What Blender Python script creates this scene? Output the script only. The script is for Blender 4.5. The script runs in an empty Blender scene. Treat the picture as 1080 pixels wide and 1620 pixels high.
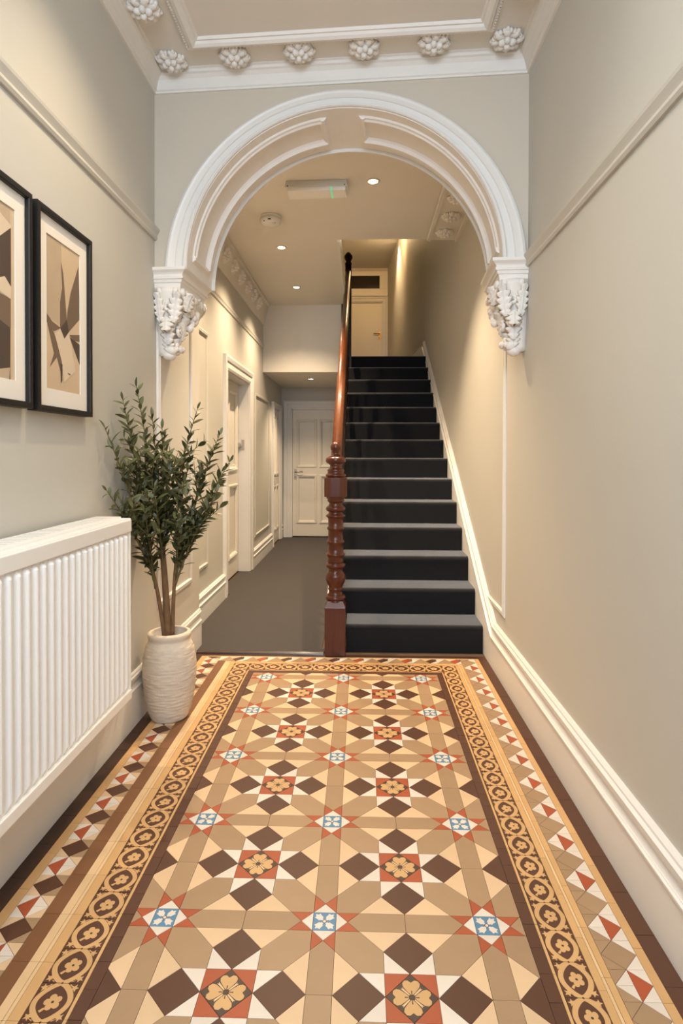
import bpy, bmesh, math, random
from mathutils import Vector, Matrix
random.seed(7)
PI = math.pi
scn = bpy.context.scene
COL = scn.collection

# ------------------------------------------------------------------ camera
cd = bpy.data.cameras.new('camera')
cam = bpy.data.objects.new('camera', cd); COL.objects.link(cam)
cd.sensor_fit = 'HORIZONTAL'; cd.sensor_width = 36.0
cd.lens = 938.9 / 1080 * 36.0
cd.shift_x = -0.0034; cd.shift_y = -0.0753
cd.clip_start = 0.02
yaw, pitch, roll = 0.0293, -0.0124, 0.0024
fw = Vector((-math.sin(yaw)*math.cos(pitch), math.cos(yaw)*math.cos(pitch), math.sin(pitch)))
rt = fw.cross(Vector((0, 0, 1))).normalized(); up = rt.cross(fw)
r2 = rt*math.cos(roll) + up*math.sin(roll); u2 = -rt*math.sin(roll) + up*math.cos(roll)
cam.matrix_world = Matrix(((r2.x, u2.x, -fw.x, 0), (r2.y, u2.y, -fw.y, 0), (r2.z, u2.z, -fw.z, 1.25), (0, 0, 0, 1)))
scn.camera = cam

# ------------------------------------------------------------------ world, exposure, large lights
w = bpy.data.worlds.new('world'); scn.world = w; w.use_nodes = True
w.node_tree.nodes['Background'].inputs[0].default_value = (0.9, 0.95, 1.0, 1)
w.node_tree.nodes['Background'].inputs[1].default_value = 0.05
vs = scn.view_settings
vs.view_transform = 'Standard'; vs.look = 'None'; vs.gamma = 1.0; vs.use_curve_mapping = False
vs.exposure = 0.61
WARM = (1.0, 0.76, 0.50); SOFT = (1.0, 0.95, 0.86); DAY = (0.80, 0.94, 1.12)

def light(name, kind, loc, energy, color, target=None, parent=None, **kw):
    l = bpy.data.lights.new(name, kind); l.energy = energy; l.color = color
    for k, v in kw.items(): setattr(l, k, v)
    o = bpy.data.objects.new(name, l); COL.objects.link(o); o.location = loc
    if target is not None:
        d = Vector(target) - Vector(loc)
        o.rotation_euler = d.to_track_quat('-Z', 'Y').to_euler()
    if parent is not None: o.parent = parent
    return o
# the glazed front door behind the camera, and the lobby's ceiling lamp above it
light('front_door_daylight', 'AREA', (-0.12, -1.45, 2.30), 47, DAY, (-0.12, 3, 1.9), shape='RECTANGLE', size=1.4, size_y=1.0)
light('lobby_ceiling_lamp', 'AREA', (-0.12, 0.55, 3.02), 10, SOFT, (-0.12, 0.55, 0), shape='DISK', size=0.5)
light('lobby_downlight', 'SPOT', (-0.42, 1.95, 3.12), 42, (1, .79, .54), (-0.42, 1.95, 0), spot_size=math.radians(125), spot_blend=.9, shadow_soft_size=.03)
light('lobby_downlight', 'SPOT', (0.22, 1.45, 3.12), 7, (1, .95, .86), (0.22, 1.35, 0), spot_size=math.radians(125), spot_blend=.9, shadow_soft_size=.03)

# ------------------------------------------------------------------ materials
def s2l(c):
    return tuple((x/12.92 if x <= 0.04045 else ((x+0.055)/1.055)**2.4) for x in c)
def rgb(r, g, b): return s2l((r/255, g/255, b/255)) + (1,)
def mat(name, col, rough=0.5, metal=0.0, noise=0.0, nscale=8.0, bump=0.0, bscale=60.0, vary=0.0, coat=0.0,
        sheen=0.0, emit=None, estr=0.0, spec=None, grain=None, trans=0.0):
    m = bpy.data.materials.new(name); m.use_nodes = True
    nt = m.node_tree; N = nt.nodes; L = nt.links
    b = N['Principled BSDF']
    b.inputs['Base Color'].default_value = col; b.inputs['Roughness'].default_value = rough
    b.inputs['Metallic'].default_value = metal
    if spec is not None: b.inputs['Specular IOR Level'].default_value = spec
    if coat: b.inputs['Coat Weight'].default_value = coat; b.inputs['Coat Roughness'].default_value = 0.12
    if sheen: b.inputs['Sheen Weight'].default_value = sheen; b.inputs['Sheen Roughness'].default_value = 0.45
    if trans: b.inputs['Transmission Weight'].default_value = trans
    if emit: b.inputs['Emission Color'].default_value = emit; b.inputs['Emission Strength'].default_value = estr
    tc = N.new('ShaderNodeTexCoord')
    src = None
    if noise or grain:
        n = N.new('ShaderNodeTexNoise'); n.inputs['Scale'].default_value = nscale; n.inputs['Detail'].default_value = 5
        if grain:
            mp = N.new('ShaderNodeMapping'); mp.inputs['Scale'].default_value = grain
            L.new(tc.outputs['Object'], mp.inputs[0]); L.new(mp.outputs[0], n.inputs['Vector'])
        else: L.new(tc.outputs['Object'], n.inputs['Vector'])
        mr = N.new('ShaderNodeMapRange'); mr.inputs[3].default_value = 1-noise; mr.inputs[4].default_value = 1+noise
        mr.inputs[1].default_value = 0.25; mr.inputs[2].default_value = 0.75
        L.new(n.outputs[0], mr.inputs[0]); src = mr.outputs[0]
    if vary:
        oi = N.new('ShaderNodeObjectInfo')
        mv = N.new('ShaderNodeMapRange'); mv.inputs[3].default_value = 1-vary; mv.inputs[4].default_value = 1+vary
        L.new(oi.outputs['Random'], mv.inputs[0])
        if src:
            mm = N.new('ShaderNodeMath'); mm.operation = 'MULTIPLY'; L.new(src, mm.inputs[0]); L.new(mv.outputs[0], mm.inputs[1]); src = mm.outputs[0]
        else: src = mv.outputs[0]
    if src:
        hv = N.new('ShaderNodeHueSaturation'); hv.inputs['Color'].default_value = col
        L.new(src, hv.inputs['Value']); L.new(hv.outputs[0], b.inputs['Base Color'])
    if bump:
        n2 = N.new('ShaderNodeTexNoise'); n2.inputs['Scale'].default_value = bscale; n2.inputs['Detail'].default_value = 4
        L.new(tc.outputs['Object'], n2.inputs['Vector'])
        bp = N.new('ShaderNodeBump'); bp.inputs['Strength'].default_value = bump; bp.inputs['Distance'].default_value = 0.004
        L.new(n2.outputs[0], bp.inputs['Height']); L.new(bp.outputs[0], b.inputs['Normal'])
    return m
M = {}
M['paint'] = mat('wall_paint', rgb(200, 196, 186), 0.62, noise=0.012, nscale=3, bump=0.05, bscale=180)
M['paint_arch'] = mat('arch_wall_paint', rgb(208, 197, 180), 0.62, noise=0.012, nscale=3, bump=0.05, bscale=180)
M['rail'] = mat('picture_rail_paint', rgb(203, 199, 189), 0.5)
M['ceil'] = mat('ceiling_paint', rgb(230, 224, 214), 0.75, noise=0.01, nscale=4)
M['white'] = mat('white_gloss_paint', rgb(230, 227, 222), 0.38, noise=0.01, nscale=5)
M['plaster'] = mat('white_plaster', rgb(236, 231, 224), 0.55, noise=0.015, nscale=20)
M['door'] = mat('door_paint', rgb(232, 225, 212), 0.4)
M['cream'] = mat('radiator_enamel', rgb(244, 241, 236), 0.32)
M['wood'] = mat('mahogany', rgb(80, 33, 15), 0.3, noise=0.22, nscale=5, grain=(9, 9, 1.2), coat=0.1)
M['wood_rail'] = mat('polished_handrail', rgb(110, 58, 26), 0.36, noise=0.18, nscale=4, grain=(14, 1.2, 14), coat=0.3)
M['wood_dark'] = mat('dark_mahogany', rgb(44, 20, 11), 0.38, noise=0.2, nscale=5, grain=(9, 9, 1.2), coat=0.3)
M['stair'] = mat('navy_carpet', rgb(22, 24, 30), 0.95, noise=0.14, nscale=60, bump=0.5, bscale=500, sheen=0.75, spec=0.1)
M['hallcarpet'] = mat('grey_carpet', rgb(69, 63, 59), 0.95, noise=0.16, nscale=90, bump=0.5, bscale=420, sheen=0.15, spec=0.1)
M['steel'] = mat('brushed_steel', rgb(190, 182, 170), 0.3, metal=1.0)
M['brass'] = mat('aged_brass', rgb(176, 140, 90), 0.32, metal=1.0)
M['black'] = mat('black_frame', rgb(13, 11, 10), 0.5)
M['mat'] = mat('mat_board', rgb(236, 228, 216), 0.85)
M['print_bg'] = mat('print_paper', rgb(205, 180, 148), 0.85, noise=0.05, nscale=7)
M['print_1'] = mat('print_taupe', rgb(116, 95, 76), 0.85, noise=0.06, nscale=9)
M['print_2'] = mat('print_umber', rgb(80, 66, 54), 0.85, noise=0.06, nscale=9)
M['print_3'] = mat('print_sand', rgb(188, 166, 138), 0.85, noise=0.05, nscale=9)
M['print_4'] = mat('print_pale', rgb(216, 196, 168), 0.85)
M['pot'] = mat('sandy_ceramic', rgb(212, 198, 180), 0.85, noise=0.06, nscale=25, bump=0.35, bscale=120)
M['soil'] = mat('soil', rgb(48, 36, 28), 0.95, noise=0.3, nscale=60, bump=0.8, bscale=80)
M['bark'] = mat('bark', rgb(122, 92, 62), 0.8, noise=0.2, nscale=30, bump=0.4, bscale=120)
M['leaf'] = mat('leaf_green', rgb(88, 90, 54), 0.42, vary=0.28, noise=0.12, nscale=30)
M['leaf_b'] = mat('leaf_light', rgb(98, 102, 62), 0.42, vary=0.2, noise=0.12, nscale=30)
M['twig'] = mat('twig', rgb(112, 100, 64), 0.7)
M['glassdark'] = mat('dark_transom_glass', rgb(40, 32, 24), 0.08)
M['plastic'] = mat('white_plastic', rgb(228, 226, 222), 0.4)
M['plastic_grey'] = mat('grey_plastic', rgb(216, 216, 212), 0.4)
M['diff'] = mat('frosted_diffuser', rgb(240, 236, 230), 0.25)
M['led_g'] = mat('green_led', rgb(120, 212, 155), 0.4, emit=(0.2, 0.9, 0.45, 1), estr=0.22)
M['lamp'] = mat('lamp_lens', rgb(255, 240, 210), 0.4, emit=(1.0, 0.86, 0.62, 1), estr=14.0)
M['ring'] = mat('lamp_ring', rgb(225, 205, 175), 0.35)
M['dark'] = mat('dark_slot', rgb(30, 26, 22), 0.6)
def tmat(name, c, **k): return mat(name, c, 0.42, noise=0.05, nscale=9, vary=0.05, bump=0.03, bscale=90, spec=0.32, **k)
T = {
 'grout': mat('grout', rgb(92, 72, 56), 0.9),
 'tan': tmat('tile_tan', rgb(158, 130, 100)),
 'cream': tmat('tile_cream', rgb(210, 180, 144)),
 'brown': tmat('tile_brown', rgb(84, 54, 40)),
 'white': tmat('tile_white', rgb(212, 202, 189)),
 'red': tmat('tile_red', rgb(162, 80, 50)),
 'blue': tmat('tile_blue', rgb(84, 128, 160)),
 'buff': tmat('tile_buff', rgb(198, 158, 108)),
 'buff2': tmat('tile_pale_buff', rgb(214, 182, 140)),
 'dark': tmat('tile_dark', rgb(68, 45, 34)),
 'mid': tmat('tile_chestnut', rgb(122, 84, 56)),
 'ink': tmat('tile_ink', rgb(70, 56, 48)),
}

# ------------------------------------------------------------------ mesh helpers
class MB:
    def __init__(s): s.v = []; s.f = []; s.m = []; s.sm = []; s.cur = 0; s.smooth = False
    def add(s, vs, fs):
        o = len(s.v); s.v += [tuple(p) for p in vs]
        for f in fs: s.f.append(tuple(i+o for i in f)); s.m.append(s.cur); s.sm.append(s.smooth)
    def box(s, a, b, M4=None):
        (x0, y0, z0), (x1, y1, z1) = a, b
        vs = [(x0,y0,z0),(x1,y0,z0),(x1,y1,z0),(x0,y1,z0),(x0,y0,z1),(x1,y0,z1),(x1,y1,z1),(x0,y1,z1)]
        if M4: vs = [M4 @ Vector(p) for p in vs]
        s.add(vs, [(0,3,2,1),(4,5,6,7),(0,1,5,4),(1,2,6,5),(2,3,7,6),(3,0,4,7)])
    def prism(s, poly, fn0, fn1):
        n = len(poly)
        s.add([fn0(*p) for p in poly]+[fn1(*p) for p in poly],
              [tuple(range(n-1, -1, -1)), tuple(range(n, 2*n))]+[(i, (i+1) % n, n+(i+1) % n, n+i) for i in range(n)])
    def lathe(s, prof, c, seg=24, M4=None, rfun=None):
        vs = []; n = len(prof)
        for k in range(seg):
            a = 2*PI*k/seg
            for r, z in prof:
                rr = r if rfun is None else r+rfun(a, z)
                p = Vector((rr*math.cos(a), rr*math.sin(a), z))
                if M4: p = M4 @ p
                vs.append(p+Vector(c))
        fs = []
        for k in range(seg):
            j = (k+1) % seg
            for i in range(n-1): fs.append((k*n+i, j*n+i, j*n+i+1, k*n+i+1))
        fs.append(tuple(j*n+n-1 for j in range(seg)))
        fs.append(tuple(j*n for j in reversed(range(seg))))
        s.add(vs, fs)
    def tube(s, pts, rad, seg=8):
        pts = [Vector(p) for p in pts]; n = len(pts)
        if not hasattr(rad, '__len__'): rad = [rad]*n
        vs = []; ref = Vector((0.13, 0.31, 0.94)).normalized()
        for i in range(n):
            t = (pts[min(i+1, n-1)]-pts[max(i-1, 0)]).normalized()
            a = t.cross(ref)
            if a.length < 0.05: a = t.cross(Vector((1, 0, 0)))
            a.normalize(); b = t.cross(a)
            for k in range(seg):
                q = 2*PI*k/seg
                vs.append(pts[i]+(a*math.cos(q)+b*math.sin(q))*rad[i])
        fs = [(i*seg+k, i*seg+(k+1) % seg, (i+1)*seg+(k+1) % seg, (i+1)*seg+k) for i in range(n-1) for k in range(seg)]
        fs += [tuple(reversed(range(seg))), tuple((n-1)*seg+k for k in range(seg))]
        s.add(vs, fs)
    def sweep(s, path, prof, Nv, closed=False, ascale=None):
        """profile (a,b): a along side = N x t, b along N; mitred in the plane of N."""
        P = [Vector(p) for p in path]; n = len(P); Nv = Vector(Nv).normalized(); m = len(prof); vs = []
        for i in range(n):
            tp = (P[i]-P[i-1]).normalized() if (i > 0 or closed) else None
            tn = (P[(i+1) % n]-P[i]).normalized() if (i < n-1 or closed) else None
            if tp is None: tp = tn
            if tn is None: tn = tp
            s1 = Nv.cross(tp); s2 = Nv.cross(tn); sd = (s1+s2)
            sd = sd/ max(0.2, (1+s1.dot(s2)))
            k = 1.0 if ascale is None else ascale[i]
            for a, b in prof: vs.append(P[i]+sd*(a*k)+Nv*b)
        fs = []
        for i in range(n if closed else n-1):
            j = (i+1) % n
            for q in range(m): fs.append((i*m+q, i*m+(q+1) % m, j*m+(q+1) % m, j*m+q))
        if not closed: fs += [tuple(reversed(range(m))), tuple((n-1)*m+q for q in range(m))]
        s.add(vs, fs)
    def ball(s, c, r, sx=1, sy=1, sz=1, R=None, seg=10, rings=6):
        vs = [(0, 0, 1)]
        for i in range(1, rings):
            t = PI*i/rings
            for k in range(seg):
                a = 2*PI*k/seg; vs.append((math.sin(t)*math.cos(a), math.sin(t)*math.sin(a), math.cos(t)))
        vs.append((0, 0, -1)); o = []
        for x, y, z in vs:
            p = Vector((x*r*sx, y*r*sy, z*r*sz))
            if R: p = R @ p
            o.append(p+Vector(c))
        fs = [(0, 1+k, 1+(k+1) % seg) for k in range(seg)]
        for i in range(rings-2):
            for k in range(seg):
                a = 1+i*seg; fs.append((a+k, a+seg+k, a+seg+(k+1) % seg, a+(k+1) % seg))
        L = len(vs)-1; a = 1+(rings-2)*seg
        fs += [(a+(k+1) % seg, a+k, L) for k in range(seg)]
        s.add(o, fs)
    def mesh(s, name, mats, bevel=0):
        me = bpy.data.meshes.new(name); me.from_pydata(s.v, [], s.f)
        for m in (mats if isinstance(mats, (list, tuple)) else [mats]): me.materials.append(m)
        me.polygons.foreach_set('material_index', s.m); me.polygons.foreach_set('use_smooth', s.sm)
        bm = bmesh.new(); bm.from_mesh(me); bmesh.ops.recalc_face_normals(bm, faces=bm.faces)
        if bevel:
            ed = [e for e in bm.edges if len(e.link_faces) == 2 and e.calc_face_angle(0) > 0.5]
            bmesh.ops.bevel(bm, geom=ed, offset=bevel, segments=2, profile=0.6, affect='EDGES', clamp_overlap=True)
        bm.to_mesh(me); bm.free(); me.update()
        return me
    def obj(s, name, mats, parent=None, bevel=0, label=None):
        return link(name, s.mesh(name, mats, bevel), parent, label)
def link(name, me, parent=None, label=None, loc=None):
    o = bpy.data.objects.new(name, me); COL.objects.link(o)
    if parent is not None:
        o.parent = parent
        if parent.matrix_basis != Matrix(): o.matrix_parent_inverse = parent.matrix_basis.inverted()
    if loc is not None: o.location = loc
    if label: o['label'] = label
    return o
def thing(name, label, cat, loc=(0, 0, 0), group=None):
    o = bpy.data.objects.new(name, None); COL.objects.link(o); o.location = loc
    o.empty_display_size = 0.05
    o['label'] = label; o['category'] = cat
    if group: o['group'] = group
    return o
def struct(o, label=None):
    o['kind'] = 'structure'
    if label: o['label'] = label
    return o
def bx(name, a, b, m, parent=None, bevel=0, label=None):
    q = MB(); q.box(a, b); return q.obj(name, m, parent, bevel, label)
def frame_pts(o, a, b):   # o origin, a/b edge vectors -> closed rectangle
    o, a, b = Vector(o), Vector(a), Vector(b); return [o, o+a, o+a+b, o+b]
def arc(cx, cy, r, a0, a1, n): return [(cx+r*math.cos(a0+(a1-a0)*i/n), cy+r*math.sin(a0+(a1-a0)*i/n)) for i in range(n+1)]
# moulding profiles (a across, b out)
PANEL = [(-.016, 0), (-.016, .006), (-.011, .010), (-.004, .012), (.002, .010), (.006, .014), (.012, .014), (.016, .008), (.016, 0)]

# ------------------------------------------------------------------ setting: dimensions
XL, XR, XH = -1.045, 0.79, -1.18          # left wall, right wall, hall's left wall (set back)
ZC, ZH, ZU = 3.14, 3.02, 4.82             # lobby ceiling, hall ceiling, upper landing ceiling
YS, YE = 3.80, 8.75                       # wall step, hall end wall
RI, GO, SY = 0.1723, 0.2602, 3.72         # stair riser, going, first riser
def slab(name, boxes, m, label=None):
    q = MB()
    for a, b in boxes: q.box(a, b)
    return struct(q.obj(name, m), label)
floor = slab('floor', [((-1.35, -1.6, -.12), (.95, 3.66, -.0045))], T['grout'])
slab('floor_hall', [((-1.45, 3.66, -.12), (.95, 9.0, -.002))], T['grout'])
D1 = (5.16, 6.20, 1.975); D2 = (7.86, 8.52, 1.86)
wall_left = slab('wall_left', [((-1.45, -1.6, 0), (XL, YS, 3.3))], M['paint'])
wlh = slab('wall_left_hall', [((-1.45, YS, 0), (XH, D1[0], 3.2)), ((-1.45, D1[0], D1[2]), (XH, D1[1], 3.2)), ((-1.45, D1[1], 0), (XH, D2[0], 3.2)),
    ((-1.45, D2[0], D2[2]), (XH, D2[1], 3.2)), ((-1.45, D2[1], 0), (XH, 8.95, 3.2)),
    ((-1.47, D1[0], 0), (-1.40, D1[1], 2)), ((-1.47, D2[0], 0), (-1.36, D2[1], 2))], M['paint'])
wall_right = slab('wall_right', [((XR, -1.6, 0), (1.0, 7.45, 4.95))], M['paint'])
slab('wall_back', [((-1.45, -1.75, 0), (1.0, -1.6, 3.3))], M['paint'])
# end wall with door opening
DE = (-1.03, -.22, 1.905)
slab('wall_end', [((-1.45, YE, 0), (DE[0], 8.95, 2.33)), ((DE[1], YE, 0), (.0, 8.95, 2.33)), ((DE[0], YE, DE[2]), (DE[1], 8.95, 2.33)), ((DE[0], 8.88, 0), (DE[1], 8.97, 2))], M['paint'])
# bulkhead: the face of the flight above, then the low ceiling
slab('wall_bulkhead', [((XH, 7.10, 2.22), (-.20, 7.22, 3.2))], M['ceil'])
slab('ceiling_low', [((XH, 7.22, 2.22), (-.20, 8.95, 2.33))], M['ceil'])
slab('floor_landing', [((-1.45, 7.23, 2.345), (-.21, 11.6, 2.408))], M['hallcarpet'])
ceil_f = slab('ceiling', [((-1.45, -1.6, ZC), (1.0, 3.45, 3.30))], M['ceil'])
ceil_h = slab('ceiling_hall', [((XH, 3.2, ZH), (-.20, 7.10, ZH+.18)), ((-.20, 3.2, ZH), (XR, 4.94, ZH+.18))], M['ceil'])
slab('ceiling_landing', [((-1.45, 4.7, ZU), (1.0, 11.8, ZU+.1))], M['ceil'])
slab('wall_landing', [((-1.45, 4.7, 3.2), (-1.3, 11.8, ZU)), ((-1.45, 4.80, 3.2), (XR, 4.93, ZU))], M['paint'])
q = MB(); q.prism([(XR, 7.45), (.50, 11.5), (.50, 11.8), (1.0, 11.8), (1.0, 7.45)], lambda x, y: (x, y, 2.2), lambda x, y: (x, y, ZU+.05))
struct(q.obj('wall_landing_right', M['paint']))
slab('wall_landing_end', [((-1.45, 11.5, 2.2), (-.50, 11.8, ZU)), ((-.50, 11.5, 4.68), (.43, 11.8, ZU)), ((.43, 11.5, 2.2), (.55, 11.8, ZU)), ((-.5, 11.62, 2.2), (.43, 11.8, 4.7))], M['paint'])
# under-stair partition between the hall and the flight
q = MB(); zs = lambda y: .10+(y-SY)*RI/GO
q.prism([(4.04, 0), (7.2, 0), (7.2, zs(7.2)-.25)], lambda y, z: (-.245, y, z), lambda y, z: (-.207, y, z))
struct(q.obj('wall_understair', M['paint']))

# ------------------------------------------------------------------ arch frame of reference
O = Vector((XL, 2.98, 0)); U = Vector((1.835, -.12, 0)).normalized(); W = Vector((.12, 1.835, 0)).normalized(); AL = 1.839
def A(u, w_, z): return O+U*u+W*w_+Vector((0, 0, z))
UC, ZS, RXI, RZI, RXO, RZO, AD = .945, 2.17, .785, .775, .885, .842, .38
NTH = 72
angs = [PI*i/NTH for i in range(NTH+1)]
def inn(t, e=0): return UC+(RXI+e)*math.cos(t), ZS+(RZI+e)*math.sin(t)
q = MB()
ztop = 3.22; n = NTH+1
def outer(t):
    c, s_ = math.cos(t), math.sin(t); best = 9
    if c > 1e-6: best = min(best, (AL+.02-UC)/c)
    if c < -1e-6: best = min(best, (-.02-UC)/c)
    if s_ > 1e-6: best = min(best, (ztop-ZS)/s_)
    return UC+c*best, ZS+s_*best
cor = sorted([math.atan2(ztop-ZS, AL+.02-UC), math.atan2(ztop-ZS, -.02-UC)])
an2 = sorted(angs+cor)
vs = []; fs = []
for t in an2:
    a = inn(t); b = outer(t)
    vs += [A(a[0], 0, a[1]), A(b[0], 0, b[1]), A(b[0], AD, b[1]), A(a[0], AD, a[1])]
for i in range(len(an2)-1):
    o0, o1 = i*4, i*4+4
    for k in range(4): fs.append((o0+k, o0+(k+1) % 4, o1+(k+1) % 4, o1+k))
fs += [(0, 1, 2, 3), tuple(len(vs)-4+k for k in (3, 2, 1, 0))]
q.add(vs, fs)
arch = struct(q.obj('wall_arch', M['paint_arch']))
# soffit lining (white) and architrave
q = MB(); q.smooth = True
path = [A(inn(t)[0], 0, inn(t)[1]) for t in angs]
vs = []; fs = []
for t in angs:
    a, b = inn(t, .0), inn(t, -.012)
    vs += [A(a[0], -.004, a[1]), A(b[0], -.004, b[1]), A(b[0], AD+.004, b[1]), A(a[0], AD+.004, a[1])]
for i in range(NTH):
    for k in range(4): fs.append((i*4+k, i*4+(k+1) % 4, i*4+4+(k+1) % 4, i*4+4+k))
q.smooth = False; q.add(vs, fs); q.obj('arch_soffit', M['plaster'], arch)
def arch_sweep(name, prof, m, w0, th, e=0.0, nsign=-1, asc=None):
    q = MB(); q.smooth = False
    q.sweep([A(inn(t, e)[0], w0, inn(t, e)[1]) for t in th], prof, W*nsign, ascale=asc)
    return q.obj(name, m, arch)
# side = N x t : for t increasing (right->left over the top) and N = -W this points outward or inward; normalise here
tst = (-W).cross((path[1]-path[0]).normalized()); sgn = 1 if tst.dot(U) > 0 else -1
asc = [1-.33*math.sin(t) for t in angs]
P1 = [(-.012, 0), (-.012, .016), (-.006, .022), (.004, .022), (.010, .014), (.016, .012), (.046, .014), (.050, .020), (.058, .024), (.070, .030), (.082, .034), (.094, .030), (.100, .022), (.100, 0)]
arch_sweep('architrave', [(a*sgn, b) for a, b in P1], M['white'], 0.0, angs, 0, -1, asc)
P2 = [(-.012, 0), (-.012, .012), (.02, .016), (.03, .010), (.03, 0)]
arch_sweep('back_bead', [(a*sgn, b) for a, b in P2], M['white'], AD, angs, 0, 1)
# two moulded panels on the soffit: swept strips along the curve, closed by end strips
def soffit_strip(t0, t1, w0, w1, h, flip):
    q = MB(); th = [t0+(t1-t0)*i/30 for i in range(31)]; vs = []; fs = []
    steps = [(0, .0), (.12, .5), (.35, .62), (.5, 1.0), (.72, 1.0), (.86, .4), (1, 0)]
    if flip: steps = [(1-a, b) for a, b in reversed(steps)]
    for t in th:
        for a, b in steps:
            p = inn(t, -.012-h*b); vs.append(A(p[0], w0+(w1-w0)*a, p[1]))
    m_ = len(steps)
    for i in range(30):
        for k in range(m_-1): fs.append((i*m_+k, i*m_+k+1, (i+1)*m_+k+1, (i+1)*m_+k))
    fs += [tuple(range(m_)), tuple(30*m_+k for k in range(m_))]
    q.add(vs, fs); return q.obj('soffit_moulding', M['plaster'], arch)
for (t0, t1) in ((.10, PI/2-.13), (PI/2+.13, PI-.10)):
    soffit_strip(t0, t1, .055, .105, .016, False); soffit_strip(t0, t1, .255, .315, .024, True)
    for te in (t0, t1):
        q = MB(); vs = []
        for dt in (-.026, -.010, .010, .026):
            for w_ in (.06, .31):
                p = inn(te+dt, -.012-(.016 if abs(dt) < .02 else 0)); vs.append(A(p[0], w_, p[1]))
        q.add(vs, [(0, 1, 3, 2), (2, 3, 5, 4), (4, 5, 7, 6), (0, 2, 4, 6), (1, 3, 5, 7)])
        q.obj('soffit_moulding', M['plaster'], arch)

# ------------------------------------------------------------------ corbels
def corbel(label, mirror):
    def C(u, w_, z): return A(AL-u if mirror else u, w_, z)
    def rot(d, nrm):      # frame helper: world vectors for local (u,w,z) directions
        s_ = -1 if mirror else 1
        f = lambda v: (U*v[0]*s_+W*v[1]+Vector((0, 0, v[2]))).normalized()
        return f(d), f(nrm)
    base = C(.03, .05, 1.74)
    root = thing('corbel', label, 'corbel', base)
    q = MB(); lvl = [(2.178, .170), (2.164, .170), (2.160, .165), (2.154, .157), (2.146, .151), (2.138, .149), (2.136, .154), (2.124, .152), (2.121, .146), (2.108, .143), (2.105, .137), (2.090, .134), (2.076, .131)]
    vs = []; u0 = .0 if not mirror else -.004
    for z, ui in lvl:
        d = .170-ui; vs += [C(u, w_, z) for (u, w_) in ((u0, -.034+d*.9), (ui, -.034+d*.9), (ui, .388-d*.75), (u0, .388-d*.75))]
    fs = [(0, 1, 2, 3), tuple(len(vs)-4+k for k in (3, 2, 1, 0))]
    for i in range(len(lvl)-1): fs += [(i*4+k, i*4+(k+1) % 4, i*4+4+(k+1) % 4, i*4+4+k) for k in range(4)]
    q.add(vs, fs); q.obj('abacus', M['plaster'], root)
    # tapering bracket body
    q = MB(); lv = 14; q.smooth = True; vs = []
    for i in range(lv+1):
        t = i/lv; z = 2.082-.335*t
        ui = .128-.070*t+.010*math.sin(t*PI*2.0); u0 = .0+.002*t
        w0 = -.004+.045*t; w1 = .345*(1-t)**1.25+.085+.02*math.sin(t*PI*3)*(1-t)
        for (a, b) in ((0, 0), (.5, -.06), (1, .0), (1.08, .12), (1.08, .5), (1.08, .85), (1, 1), (.5, 1.02), (0, 1)):
            vs.append(C(u0+(ui-u0)*a, w0+(w1-w0)*b, z))
    m_ = 9; fs = []
    for i in range(lv):
        for k in range(m_): fs.append((i*m_+k, i*m_+(k+1) % m_, (i+1)*m_+(k+1) % m_, (i+1)*m_+k))
    fs += [tuple(range(m_)), tuple(lv*m_+k for k in range(m_))]
    q.add(vs, fs); q.obj('bracket', M['plaster'], root)
    def leaf(c, d, nrm, L, wd, lobes=5, curl=.35, thick=.012):
        d, nrm = rot(d, nrm); sd = d.cross(nrm).normalized(); nrm = sd.cross(d).normalized(); c = C(*c)
        q = MB(); q.smooth = True; n = 30; vs = []
        X_ = (-1, -.72, -.40, -.10, 0, .10, .40, .72, 1); nx = len(X_)
        for i in range(n+1):
            t = i/n
            ph_ = abs(math.sin(t*PI*lobes))                      # lobed, cut edge
            half = wd*(math.sin(PI*(t*.86+.10))**.7)*(.62+.55*ph_)
            for x in X_:
                rib = .35 if abs(x) < .05 else (-.25 if abs(x) < .2 else .55*ph_*(1-abs(abs(x)-.5)*1.6))
                hgt = thick*(1.0+rib) + curl*L*max(0, t-.60)**2*2.6 - .22*wd*x*x
                vs.append(c+d*(L*t+.10*L*ph_*abs(x)*.6)+sd*(half*x)+nrm*hgt)
        for i in range(n+1):
            t = i/n
            vs.append(c+d*(L*t)-nrm*.012)
        fs = []
        for i in range(n):
            for k in range(nx-1): fs.append((i*nx+k, i*nx+k+1, (i+1)*nx+k+1, (i+1)*nx+k))
            a = (n+1)*nx
            fs += [(i*nx, (i+1)*nx, a+i+1, a+i), (i*nx+nx-1, a+i, a+i+1, (i+1)*nx+nx-1)]
        q.add(vs, fs); return q.obj('acanthus_leaf', M['plaster'], root)
    leaf((.035, .000, 1.905), (-.10, -.05, 1), (-.2, -1, .1), .150, .030, 5, .3)
    leaf((.100, -.004, 1.905), (.14, -.05, 1), (.3, -1, .1), .150, .036, 5, .35)
    leaf((.066, -.010, 1.930), (.02, -.10, -1), (0, -1, .1), .075, .036, 3, .8)
    leaf((.140, .045, 1.97), (.2, .2, 1), (1, -.5, 0), .095, .045, 4, .4)
    leaf((.062, .026, 1.80), (.0, -.1, 1), (0, -1, .1), .12, .036, 4, .45)
    leaf((.060, .040, 1.765), (.0, -.05, 1), (.1, -1, 0), .07, .03, 3, .4)
    leaf((.122, .10, 1.93), (.1, .10, 1), (1, -.1, 0), .14, .055, 5, .35)
    leaf((.118, .20, 1.965), (.1, .25, 1), (1, 0, 0), .11, .05, 5, .35)
    leaf((.100, .09, 1.83), (.12, .1, 1), (1, -.2, 0), .12, .05, 4, .5)
    leaf((.075, .07, 1.755), (.1, .1, 1), (1, -.4, 0), .085, .036, 3, .5)
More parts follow.
